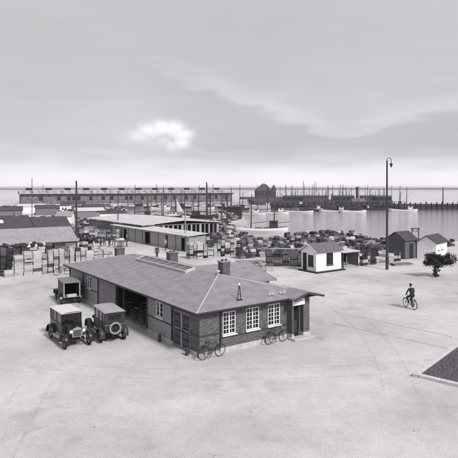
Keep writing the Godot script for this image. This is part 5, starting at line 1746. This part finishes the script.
func background_left() -> void:
	# the auction sheds
	var t := thing("auction_shed", "low pale boarded shed with dark doorways behind the brick building", "shed", Vector3(-5.66, 0.00, -73.60), TURN)
	var b := MB.new()
	wall_run(b, Vector3(0, 0, 0), Vector3(0, 0, -1), 27.0, 2.3, 0.15, Vector3.RIGHT, [[1.2, 2.3, 0.0, 1.95], [6.2, 7.0, 0.0, 1.95], [12.2, 14.0, 0.0, 2.0], [21.0, 22.4, 0.0, 1.95]])
	wall_run(b, Vector3(0.15, 0, 0), Vector3.RIGHT, 2.6, 2.3, 0.15, Vector3(0, 0, -1))
	put(b, "wall", M.board_pale, t)
	b = MB.new()
	b.box(Vector3(1.25, 2.45, -13.5), Vector3(3.4, 0.1, 27.6), Basis(Vector3(0, 0, 1), 0.07))
	put(b, "roof", M.felt_pale, t)
	for i in 10: part_box("wall_post", M.board, t, Vector3(-0.03, 1.15, -1.0 - i * 2.75), Vector3(0.06, 2.3, 0.1))
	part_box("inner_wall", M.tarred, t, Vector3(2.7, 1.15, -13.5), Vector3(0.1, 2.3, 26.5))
	# the hall with an open colonnade
	t = thing("auction_hall", "wide hall with pale flat roof and a row of dark openings along its end", "hall", Vector3(-14.5, 0, -87.7), TURN)
	var w := 15.4
	for i in 17:
		part_box("column", M.board_pale if i % 2 == 0 else M.board_mid, t, Vector3(0.15 + i * (w - 0.3) / 16.0, 1.3, -0.12), Vector3(0.3 if i % 4 else 0.45, 2.6, 0.24))
	part_box("lintel", M.board_mid, t, Vector3(w * 0.5, 2.68, -0.1), Vector3(w, 0.16, 0.3))
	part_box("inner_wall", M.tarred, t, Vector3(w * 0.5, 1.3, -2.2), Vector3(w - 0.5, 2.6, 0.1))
	for x: float in [0.1, w - 0.1]: part_box("side_wall", M.board_mid, t, Vector3(x, 1.3, -12.7), Vector3(0.2, 2.6, 24.8))
	b = MB.new()
	gable_roof(b, -0.4, w + 0.4, 0.4, -25.5, 2.77, 3.35, false, 0.12)
	put(b, "roof", M.felt_pale, t)
	# a covered mound and an upturned boat on the far side of the hall
	b = MB.new()
	rowing_boat_upturned(b, 5.2, 2.2)
	var o := put(b, "covered_mound", M.felt_grey, self)
	o.position = Vector3(-22.02, 0.00, -106.00)
	o.scale = Vector3(1, 1.5, 1)
	o.rotation.y = 1.45
	tag(o, "rounded grey tarpaulin mound left of the pale hall roof", "mound")
	var k := 0
	for q in [[Vector3(-25.38, 0.00, -100.00), 1.3, "dark upturned rowing boat behind the square crate stack"], [Vector3(-53.37, 0.00, -150.00), 1.2, "dark upturned rowing boat far behind the white cottage, left"], [Vector3(-65.28, 0.00, -155.00), 1.5, "dark upturned rowing boat at the far left edge"], [Vector3(-24.85, 0.00, -142.00), 1.4, "dark upturned rowing boat beyond the pale hall roof"]]:
		b = MB.new()
		rowing_boat_upturned(b, 5.0, 1.9)
		o = put(b, "rowing_boat", M.tarred_h, self)
		o.position = q[0]
		o.rotation.y = q[1]
		tag(o, q[2], "boat", "upturned boats on land")
	# low sheds crowding the ground before the warehouse
	for q in [
		[Vector3(-66.06, 0.00, -150.00), 6.0, 5.0, 2.6, 3.6, "felt_dark", "low dark-roofed shed at the far left edge before the warehouse"],
		[Vector3(-75.07, 0.00, -185.00), 9.0, 5.0, 2.4, 3.2, "felt_pale", "low pale-roofed shed beyond the tarred roofs"],
		[Vector3(-63.84, 0.00, -172.00), 6.0, 5.0, 2.4, 3.3, "felt_dark", "low dark-roofed shed left of the white cottage, far off"],
		[Vector3(-44.13, 0.00, -150.00), 8.0, 5.0, 2.4, 3.2, "felt_pale", "pale-roofed shed right of the white cottage, far off"],
		[Vector3(-49.63, 0.00, -178.00), 7.0, 5.0, 2.4, 3.4, "felt_dark", "dark-roofed shed under the warehouse's left windows"],
		[Vector3(-34.23, 0.00, -138.00), 7.0, 4.0, 2.3, 2.9, "felt_dark", "dark shed beyond the tarpaulin mound"],
		[Vector3(-72.26, 0.00, -225.00), 10.0, 5.0, 2.4, 3.2, "felt_dark", "long dark shed at the foot of the warehouse, left"],
		]:
		shed("low_shed", q[6], "shed", q[0], 0.42, q[1], q[2], q[3], q[4], true, M.white_wall if k % 4 == 1 else (M.board_mid if k % 2 == 0 else M.stucco_dark), M[q[5]], [], [], 0.25, "low sheds before the warehouse")
		k += 1
	# the long warehouse
	var wl := Vector3(-112, 0, -280)
	var wr := Vector3(2, 0, -334)
	var wlen := wl.distance_to(wr)
	t = thing("warehouse", "very long low warehouse with ridge vents closing the view behind", "warehouse", wl, atan2(-(wr - wl).z, (wr - wl).x))
	b = MB.new()
	var ops := []
	var wx := [9.0, 18.5, 24.0, 26.6, 29.2, 36.0, 43.0, 48.0, 56.5, 59.2, 66.0, 74.0, 80.5, 86.0, 94.0, 99.5, 108.0, 114.0, 121.0]
	for x: float in wx: ops.append([x, x + 2.0, 1.9, 4.2])
	wall_run(b, Vector3.ZERO, Vector3.RIGHT, wlen, 5.6, 0.3, Vector3(0, 0, -1), ops)
	wall_run(b, Vector3(0, 0, -14), Vector3.RIGHT, wlen, 5.6, 0.3, Vector3(0, 0, 1))
	for x: float in [0.0, wlen - 0.3]:
		b.extrude(PackedVector2Array([Vector2(-0.3, 0), Vector2(-13.7, 0), Vector2(-13.7, 5.6), Vector2(-7, 7.6), Vector2(-0.3, 5.6)]), x, x + 0.3, Transform3D(Basis(Vector3(0, 0, 1), Vector3(0, 1, 0), Vector3(1, 0, 0)), Vector3.ZERO))
	put(b, "wall", M.warehouse, t)
	for x: float in wx:
		var f := part_box("window", M.timber, t, Vector3(x + 1.0, 3.05, -0.12), Vector3(2.0, 2.3, 0.08))
		part_box("pane", M.glass_far, f, Vector3(x + 1.0, 3.05, -0.06), Vector3(1.7, 2.0, 0.03))
	b = MB.new()
	gable_roof(b, -0.8, wlen + 0.8, 0.9, -14.9, 5.5, 7.75, true, 0.15)
	put(b, "roof", M.felt_mid, t)
	part_box("eaves_board", M.tarred, t, Vector3(wlen * 0.5, 5.45, 0.95), Vector3(wlen + 1.6, 0.5, 0.1))
	var rs := atan2(2.25, 7.9)
	for i in 33:
		var x := 1.6 + i * 4.0
		if x > wlen - 2.0: break
		part_box("roof_panel", M.felt_grey if i % 2 == 0 else M.stucco_dark, t, Vector3(x, 6.75, -2.9), Vector3(1.9, 0.06, 4.6), 0.0, Basis(Vector3.RIGHT, rs))
	for i in 12:
		var x := 4.5 + i * (wlen - 8.0) / 11.4
		var v := part_box("ridge_vent", M.tarred, t, Vector3(x, 8.35, -7), Vector3(3.2, 0.9, 1.6))
		part_box("vent_cap", M.felt_dark, v, Vector3(x, 8.87, -7), Vector3(3.9, 0.14, 2.4))
	# poles and masts on land: bearing, distance, height of the top
	for q in [
		[Vector3(-56.83, 0.00, -150.00), 12.1, 0.11, 0, "thin bare pole rising left of the white cottage"],
		[Vector3(-82.27, 0.00, -230.00), 10.5, 0.14, 0, "thin far pole before the warehouse's left third"],
		[Vector3(-22.90, 0.00, -78.00), 10.2, 0.17, 0, "thick telegraph pole at the right end of the grey store"],
		[Vector3(-56.64, 0.00, -215.00), 8.6, 0.13, 0, "thin far pole in front of the warehouse windows"],
		[Vector3(-32.04, 0.00, -140.00), 9.0, 0.1, 0, "thin pole above the tarpaulin mound, left one"],
		[Vector3(-20.92, 0.00, -98.00), 8.4, 0.1, 0, "thin pole standing beside the tarpaulin mound, right one"],
		]:
		pole(q[4], q[0], q[1], q[2], q[3])
	pole("pale post standing in front of the hall's dark openings", Vector3(-6.40, 0.00, -76.00), 6.0, 0.11, 0, M.pole_pale)
	# a handcart beside the people
	t = thing("handcart", "two-wheeled handcart loaded with a pale sack beside the people", "cart", Vector3(-16.92, 0.00, -81.08), 0.4)
	part_box("bed", M.board_mid, t, Vector3(0, 0.75, 0), Vector3(1.7, 0.08, 0.95))
	for z: float in [-0.5, 0.5]:
		part_box("side_board", M.board_mid, t, Vector3(0, 0.93, z * 0.92), Vector3(1.7, 0.22, 0.03))
		b = MB.new()
		b.torus(Vector3(0, 0.45, z * 1.1), Vector3(0, 0, 1), 0.42, 0.03, 20, 5)
		for i in 8: b.tube(Vector3(0, 0.45, z * 1.1), Vector3(cos(i * TAU / 8) * 0.42, 0.45 + sin(i * TAU / 8) * 0.42, z * 1.1), 0.018, 0.018, 4)
		put(b, "wheel", M.timber, t)
		b = MB.new()
		b.tube(Vector3(0.8, 0.78, z * 0.7), Vector3(1.9, 0.95, z * 0.6), 0.03, 0.025, 5)
		put(b, "shaft", M.timber, t)
	b = MB.new()
	b.tube(Vector3(0, 0.44, -0.55), Vector3(0, 0.44, 0.55), 0.03, 0.03, 6)
	put(b, "axle", M.iron, t)
	b = body_mesh([[Vector3(-0.45, 1.0, 0), Vector3(0.4, 1.02, 0.05), 0.2, 0.24, Color(0.55, 0.54, 0.56)], [Vector3(-0.2, 1.15, 0.1), Vector3(0.3, 1.12, -0.1), 0.16, 0.2, Color(0.5, 0.49, 0.51)]], 0.05, 0.08)
	o = put(b, "sack", M.cloth, self)
	o.position = t.position
	o.rotation.y = 0.4
	tag(o, "pale sack lying on the handcart beside the people", "sack")

func barrel(label: String, at: Vector3, m: Material) -> void:
	var b := MB.new()
	b.lathe(Vector3.ZERO, [Vector2(0.001, 0.0), Vector2(0.27, 0.0), Vector2(0.33, 0.28), Vector2(0.345, 0.45), Vector2(0.33, 0.62), Vector2(0.27, 0.9), Vector2(0.25, 0.87), Vector2(0.001, 0.87)], 12)
	for y: float in [0.12, 0.3, 0.6, 0.78]:
		b.torus(Vector3(0, y, 0), Vector3.UP, 0.305 + 0.03 * sin(y * 3.3), 0.012, 14, 4)
	var o := put(b, "barrel", m, self)
	o.position = at
	tag(o, label, "barrel", "barrels along the quay edge")

func harbour() -> void:
	for i in 16:
		var p := Vector3(2.33, 0.00, -86.50)
		barrel("wooden barrel, %s from left in the row before the white cutter" % ORDINAL[i], p + Vector3(i * 0.78 + rng.randf_range(-0.1, 0.1), 0, rng.randf_range(-1.2, 1.0)), M.timber if i % 3 else M.board_mid)
	for q in [
		# bearing & distance, turn (0: bow away), length, hull, masts, house, label
		[Vector3(7.51, -1.60, -126.00), 1.52, 13.6, "hull_white", [[-0.16, 8.2], [0.25, 6.0]], 2, "white fishing cutter with low masts moored nearest the quay"],
		[Vector3(7.10, -1.60, -205.00), 1.45, 15.0, "hull_white", [[-0.2, 10.5], [0.28, 8.0]], 1, "white-hulled cutter at the left end of the second row of boats"],
		[Vector3(17.94, -1.60, -212.00), 1.62, 13.0, "hull_white", [[-0.18, 10.0], [0.27, 7.5]], 1, "white-hulled cutter second from left in the second row"],
		[Vector3(29.03, -1.60, -222.00), 1.5, 14.0, "hull_white", [[-0.18, 10.5], [0.27, 8.0]], 2, "white boat below the tall stone-like building"],
		[Vector3(40.73, -1.60, -238.00), 1.62, 14.0, "hull_dark", [[-0.18, 11.0], [0.27, 8.5]], 2, "dark-hulled cutter right of the middle of the harbour"],
		[Vector3(46.04, -1.60, -228.00), 1.5, 13.0, "hull_white", [[-0.2, 10.0], [0.28, 8.0]], 1, "long white boat left of the smokestack"],
		[Vector3(53.65, -1.60, -225.00), 1.62, 11.5, "hull_white", [[-0.15, 8.5]], 2, "short white boat below the smokestack"],
		[Vector3(78.97, -1.60, -236.00), 1.56, 13.0, "hull_white", [[-0.12, 10.5], [0.12, 10.0]], 1, "white boat with two close masts lying at the pier on the right"],
		[Vector3(28.22, -1.60, -262.00), 1.4, 13.0, "hull_grey", [[-0.2, 10.0], [0.25, 8.0]], 2, "grey boat in the third row left of the middle"],
		[Vector3(18.40, -1.60, -290.00), 1.6, 14.0, "hull_white", [[-0.2, 11.0], [0.25, 9.0]], 1, "white boat far off under the big peaked building"],
		[Vector3(45.58, -1.60, -300.00), 1.7, 15.0, "hull_dark", [[-0.2, 13.5], [0.25, 12.5]], 2, "dark two-master far off with tall thick-rigged masts"],
		[Vector3(54.85, -1.60, -310.00), 1.45, 15.0, "hull_dark", [[-0.2, 12.8], [0.25, 11.0]], 2, "dark two-master just right of the tall-masted one"],
		[Vector3(66.92, -1.60, -300.00), 1.6, 14.0, "hull_grey", [[-0.2, 11.5], [0.25, 9.5]], 2, "grey boat behind the row left of the smokestack"],
		[Vector3(79.75, -1.60, -290.00), 1.5, 13.0, "hull_dark", [[-0.2, 11.0], [0.25, 9.0]], 2, "dark boat behind the pier, right of the smokestack"],
		[Vector3(82.56, -1.60, -270.00), 1.6, 12.0, "hull_dark", [[-0.2, 10.0]], 2, "dark one-master behind the lamp post"],
		[Vector3(3.37, -1.60, -250.00), 1.3, 13.0, "hull_dark", [[-0.2, 10.0], [0.25, 8.0]], 2, "dark boat at the quay's far corner beside the warehouse"],
		[Vector3(52.40, -1.60, -262.00), 1.55, 12.0, "hull_dark", [[-0.2, 9.5], [0.25, 8.0]], 2, "dark boat in the third row before the low sheds of the mole"],
		[Vector3(37.62, -1.60, -268.00), 1.6, 12.0, "hull_dark", [[-0.2, 9.0], [0.25, 7.0]], 2, "dark boat in the third row near the middle"],
		]:
		boat(q[6], q[0], q[1], q[2], M[q[3]], q[4], q[5], true, "fishing boats moored in the harbour", "fishing_boat", 1.05 if q[2] == 13.6 else 0.8)
	var ordinal := ["leftmost", "second from left", "third from left", "fourth from left", "fifth from left", "sixth from left", "seventh from left", "eighth from left", "ninth from left"]
	for row in [
		["in the inlet behind the pale hall roof", [140, 156, 168, 190, 202, 213], 182.0, 6.0, [0, 1, 0, 1, 0, 0]],
		["in the row moored under the warehouse wall", [132, 147, 160, 175, 188, 203, 216, 228], 262.0, 18.0, [0, 0, 1, 0, 0, 1, 0, 0]],
		["in the crowded row across mid-harbour", [289, 301, 313, 326, 339, 350, 363, 376], 249.0, 4.0, [0, 0, 1, 0, 0, 0, 0, 0]],
		["in the far row along the mole", [270, 283, 296, 314, 330, 342, 368, 381, 395], 312.0, 6.0, [0, 0, 0, 0, 0, 0, 0, 0, 0]],
		]:
		for i in row[1].size():
			var z: float = row[2] + row[3] * (0.5 + 0.5 * sin(i * 2.3))
			var p := Vector3((row[1][i] - 229.0) * z / 520.0, WATER, -z)
			var l := rng.randf_range(9.5, 13.0)
			var white: bool = row[4][i] == 1
			boat(("white" if white else "dark") + "-hulled boat, " + ordinal[i] + " " + row[0], p, 1.55 + rng.randf_range(-0.2, 0.2) + (PI if i % 3 == 1 else 0.0), l, M.hull_white if white else (M.hull_dark if i % 3 else M.hull_grey), [[-0.18, rng.randf_range(8.0, 11.5)], [0.26, rng.randf_range(6.5, 9.0)]], 1 if i % 4 == 2 else 2)
	boat("small dark boat with a raised white sail before the warehouse", Vector3(-19.22, -1.60, -196.00), 1.5, 8.0, M.hull_dark, [[-0.1, 6.0]], 0, false, "fishing boats moored in the harbour", "sailing_boat", 0.6)
	var b := MB.new()
	for i in 6:
		for k in 6:
			var P := []
			for q in [[0, 0], [1, 0], [1, 1], [0, 1]]:
				var v := float(i + q[0]) / 6
				var w := float(k + q[1]) / 6
				P.append(Vector3(w * (1.0 - v) * 2.6, 0.9 + v * 4.6, 0.25 * sin(w * 3.0) * (1.0 - v)))
			b.quad(P[0], P[1], P[2], P[3], Vector3(0, 0, 1))
	var sl := put(b, "sail", M.sail, self)
	sl.position = Vector3(-19.86, -1.40, -196.00)
	sl.scale = Vector3.ONE * 1.15
	tag(sl, "small raised white triangular sail before the warehouse", "sail")
	# the tall mast on the quay with a derrick boom
	pole("tall dark mast rising behind the hall above the warehouse roof", Vector3(-5.56, 0.00, -128.00), 10.6, 0.14)
	var t := thing("derrick_frame", "tall dark gallows frame with long horizontal beam at the basin", "derrick", Vector3(3.18, 0.00, -118.00))
	t.position.x = 0.4
	part_box("post", M.pole, t, Vector3(2.2, 4.0, 0), Vector3(0.28, 8.0, 0.28))
	part_box("post", M.pole, t, Vector3(-1.6, 4.0, -1), Vector3(0.25, 8.0, 0.25))
	part_box("beam", M.pole, t, Vector3(0.2, 7.85, -0.4), Vector3(5.6, 0.25, 0.5))
	part_box("brace", M.pole, t, Vector3(1.5, 6.9, -0.2), Vector3(0.15, 2.2, 0.15), 0.0, Basis(Vector3(0, 0, 1), 0.7))
	t.position = Vector3(-2.6, 0, -116)
	t = shed("black_shed", "square black shed standing on the jetty above the white cutter", "shed", Vector3(-0.3, 0, -164), 0.05, 4.2, 4.0, 3.0, 3.3, true, M.tarred, M.felt_dark)
	# the timber pier
	t = thing("timber_pier", "long dark timber pier on piles running across the right of the harbour", "pier", Vector3(22, 0, -255))
	part_box("deck", M.timber, t, Vector3(60, 0.75, -2), Vector3(124, 0.6, 5.0))
	part_box("fender_beam", M.tarred_h, t, Vector3(60, 0.1, 0.65), Vector3(124, 0.4, 0.3))
	for i in 46:
		for y: float in [-1.55, -1.22, -0.89, -0.56, -0.23, 0.28]: part_box("fender_board", M.tarred_h, t, Vector3(0.3 + i * 2.6, y, 0.5 + 0.03 * sin(i * 2.0 + y * 5.0)), Vector3(2.56, 0.31, 0.12))
	for i in 47:
		b = MB.new()
		var x := -1.0 + i * 2.6
		b.tube(Vector3(x, -3.5, 0.75), Vector3(x, 1.75 + 0.3 * (i % 3) * (1.0 if i > 28 else 0.3), 0.75), 0.34, 0.3, 7)
		put(b, "pile", M.tarred, t)
		if i % 2 == 0:
			b = MB.new()
			b.tube(Vector3(x, -3.5, -4.2), Vector3(x, 1.2, -4.2), 0.22, 0.2, 6)
			put(b, "pile", M.tarred, t)
	pole("thick tall pile post at the pier's end on the right edge", Vector3(103.71, -1.50, -252.00), 10.8, 0.3, 0)
	# buildings on the mole behind the boats
	b = MB.new()
	flat_land(b, PackedVector2Array([Vector2(16, -330), Vector2(104, -330), Vector2(108, -345), Vector2(108, -372), Vector2(14, -372)]), -4.0, 0.8)
	structure(b, "mole", M.quay)
	var k := 0
	for q in [[Vector3(35.43, 0.80, -335.00), 12.0, "long low dark shed on the mole left of the middle"], [Vector3(48.10, 0.80, -338.00), 16.0, "longest low dark shed on the mole"], [Vector3(68.00, 0.80, -340.00), 14.0, "low dark shed on the mole left of the smokestack"], [Vector3(86.96, 0.80, -340.00), 9.0, "low dark shed on the mole just right of the smokestack"], [Vector3(94.42, 0.80, -334.00), 10.0, "flat dark shed on the mole behind the lamp post"]]:
		shed("mole_shed", q[2], "shed", q[0], 0.0, q[1], 6.0, 2.2, 3.2, true, M.board if k % 2 else M.tarred, M.felt_dark, [], [], 0.3, "sheds on the mole")
		k += 1
	t = thing("steam_ship", "dark steamer with one tall smokestack lying at the mole", "ship", Vector3(78.28, -1.60, -318.00), PI / 2)
	b = MB.new()
	b.extrude(PackedVector2Array([Vector2(-12, -0.8), Vector2(11, -0.8), Vector2(12.6, 2.6), Vector2(8, 2.1), Vector2(-8, 2.1), Vector2(-13, 2.8)]), -2.4, 2.4, Transform3D(Basis(Vector3(0, 0, 1), Vector3(0, 1, 0), Vector3(1, 0, 0)), Vector3.ZERO))
	put(b, "hull", M.hull_dark, t)
	part_box("deckhouse", M.stucco_dark, t, Vector3(0, 3.1, 0.5), Vector3(3.4, 2.0, 8.0), 0.05)
	b = MB.new()
	b.tube(Vector3(0, 4.0, 0), Vector3(0, 11.2, 0), 0.75, 0.7, 12)
	put(b, "smokestack", M.hull_dark, t)
	for z: float in [-9.0, 8.5]:
		b = MB.new()
		b.tube(Vector3(0, 2.0, z), Vector3(0, 11.0, z), 0.14, 0.08, 6)
		put(b, "mast", M.mast, t)
	# big peaked building beyond the mole
	t = thing("peaked_building", "big dark building with steep peaked roof and pointed tower beyond the boats", "building", Vector3(23.27, 0.80, -440.00), 0.1)
	b = MB.new()
	b.box(Vector3(6.8, 2.8, -5), Vector3(13.6, 5.6, 10))
	put(b, "wall", M.felt_dark, t)
	b = MB.new()
	var A := [Vector3(-0.4, 5.6, 0.4), Vector3(14.0, 5.6, 0.4), Vector3(14.0, 5.6, -10.4), Vector3(-0.4, 5.6, -10.4)]
	var R := [Vector3(5.2, 11.2, -5), Vector3(9.0, 11.2, -5)]
	b.quad(A[0], A[1], R[1], R[0], Vector3(0, 1, 1))
	b.tri(A[1], A[2], R[1], Vector3(1, 1, 0))
	b.quad(A[2], A[3], R[0], R[1], Vector3(0, 1, -1))
	b.tri(A[3], A[0], R[0], Vector3(-1, 1, 0))
	put(b, "roof", M.felt_dark, t)
	part_box("roof_ridge_turret", M.stucco_dark, t, Vector3(7, 11.3, -5), Vector3(2.4, 1.0, 1.2))
	b = MB.new()
	b.box(Vector3(15.6, 3.8, -4), Vector3(3.2, 7.6, 3.6))
	var tw := put(b, "tower", M.felt_dark, t)
	b = MB.new()
	b.lathe(Vector3(15.6, 7.6, -4), [Vector2(2.6, 0.0), Vector2(0.02, 3.4)], 4, Basis(Vector3.UP, PI / 4))
	put(b, "spire", M.felt_dark, tw)
	for i in 4: part_box("window", M.glass_far, t, Vector3(2.2 + i * 3.1, 3.2, 0.03), Vector3(1.3, 2.4, 0.06))
	b = MB.new()
	flat_land(b, PackedVector2Array([Vector2(10, -425), Vector2(75, -425), Vector2(75, -470), Vector2(10, -470)]), -4.0, 0.8)
	structure(b, "mole", M.quay)

func people() -> void:
	var grp := "people standing by the auction shed"
	person("lone person in dark clothes standing just behind the roof light", Vector3(-9.26, 0.00, -66.91), 0.4, {"stride": 0.1}, 0.05, 0.04, 0.04)
	person("person in pale coat standing at the shed's doorway", Vector3(-9.27, 0.00, -75.94), 1.2, {"stride": 0.05}, 0.3, 0.05, 0.05)
	var i := 0
	for q in [[Vector3(-22.34, 0.00, -80.40), "leftmost person of the group before the sheds", 0.05], [Vector3(-21.55, 0.00, -81.78), "second person from left of the group before the sheds", 0.12], [Vector3(-19.96, 0.00, -81.08), "third person from left of the group, dark jacket", 0.04], [Vector3(-19.75, 0.00, -82.48), "person in the middle of the group standing close to another", 0.06], [Vector3(-18.48, 0.00, -80.40), "person left of the handcart in dark clothes", 0.03], [Vector3(-18.42, 0.00, -82.91), "person right beside the loaded handcart", 0.1], [Vector3(-15.91, 0.00, -81.08), "person standing at the right of the handcart", 0.05]]:
		person(q[1], q[0], rng.randf() * TAU, {"stride": rng.randf_range(0.02, 0.2), "bend": 0.25 if i == 3 else 0.03}, q[2], 0.04, 0.03 if i % 2 else 0.2, grp, rng.randf_range(1.66, 1.8))
		i += 1
	# the cyclist
	var at := Vector3(13.78, 0, -39.6)
	var turn := atan2(0.27, 0.96)
	bicycle("black bicycle being ridden across the open yard", at, turn, 0.0)
	var dk := ink(0.022)
	var tr := ink(0.026)
	var skin := Color(0.34, 0.33, 0.335)
	var shoe := Color(0.02, 0.02, 0.02)
	var B := []
	var hip := Vector3(0, 1.07, 0.29)
	var chest := Vector3(0, 1.44, 0.16)
	var head := Vector3(0, 1.73, 0.07)
	B.append([hip + Vector3(-0.07, 0, 0), hip + Vector3(0.07, 0, 0), 0.125, 0.125, tr])
	B.append([hip + Vector3(0, 0.04, 0), chest, 0.15, 0.165, dk])
	B.append([chest + Vector3(-0.13, 0.05, 0), chest + Vector3(0.13, 0.05, 0), 0.09, 0.09, dk])
	B.append([chest + Vector3(0, 0.1, -0.01), head, 0.06, 0.055, skin])
	B.append([head + Vector3(0, -0.01, -0.015), head + Vector3(0, 0.06, 0.005), 0.08, 0.088, skin])
	B.append([head + Vector3(0, 0.0, -0.1), head + Vector3(0, 0.025, -0.09), 0.016, 0.012, skin])
	for s: float in [-1.0, 1.0]: B.append([head + Vector3(0.085 * s, 0.0, 0.01), head + Vector3(0.092 * s, 0.035, 0.015), 0.016, 0.018, skin])
	B.append([head + Vector3(0, 0.07, 0.03), head + Vector3(0, 0.11, 0.0), 0.092, 0.088, dk])
	B.append([head + Vector3(-0.035, 0.085, -0.11), head + Vector3(0.035, 0.085, -0.11), 0.02, 0.02, dk])
	for s: float in [-1.0, 1.0]:
		var foot := Vector3(0.14 * s, 0.29 - 0.13 * s + 0.06, 0.10 + 0.1 * s)
		var knee := Vector3(0.13 * s, 0.72 - 0.08 * s, -0.16 + 0.04 * s)
		B.append([hip + Vector3(0.09 * s, -0.02, -0.02), knee, 0.095, 0.07, tr])
		B.append([knee, foot + Vector3(0, 0.06, 0.06), 0.07, 0.05, tr])
		B.append([foot + Vector3(0, 0.0, 0.07), foot + Vector3(0.01 * s, -0.012, -0.1), 0.042, 0.036, shoe])
		var sh := chest + Vector3(0.2 * s, 0.07, 0)
		var elbow := Vector3(0.31 * s, 1.24, 0.06)
		var wrist := Vector3(0.275 * s, 1.08, -0.06)
		B.append([sh, elbow, 0.064, 0.052, dk])
		B.append([elbow, wrist, 0.052, 0.04, dk])
		B.append([wrist, wrist + Vector3(0, -0.02, -0.05), 0.032, 0.034, skin])
		for fi in 4:
			var p := Vector3(0.275 * s, 1.06, -0.075 - 0.02 * fi)
			B.append([p + Vector3(0.022 * s, 0, 0), p + Vector3(0.028 * s, -0.035, 0), 0.0105, 0.0095, skin])
			B.append([p + Vector3(0.028 * s, -0.035, 0), p + Vector3(0.0, -0.048, 0), 0.0095, 0.009, skin])
		B.append([wrist + Vector3(-0.02 * s, -0.01, -0.03), wrist + Vector3(-0.035 * s, -0.04, -0.06), 0.012, 0.01, skin])
	var o := put(body_mesh(B, 0.02, 0.03), "person", M.cloth, self)
	o.position = at
	o.rotation.y = turn
	tag(o, "person in a dark suit and cap riding a bicycle across the yard", "person")
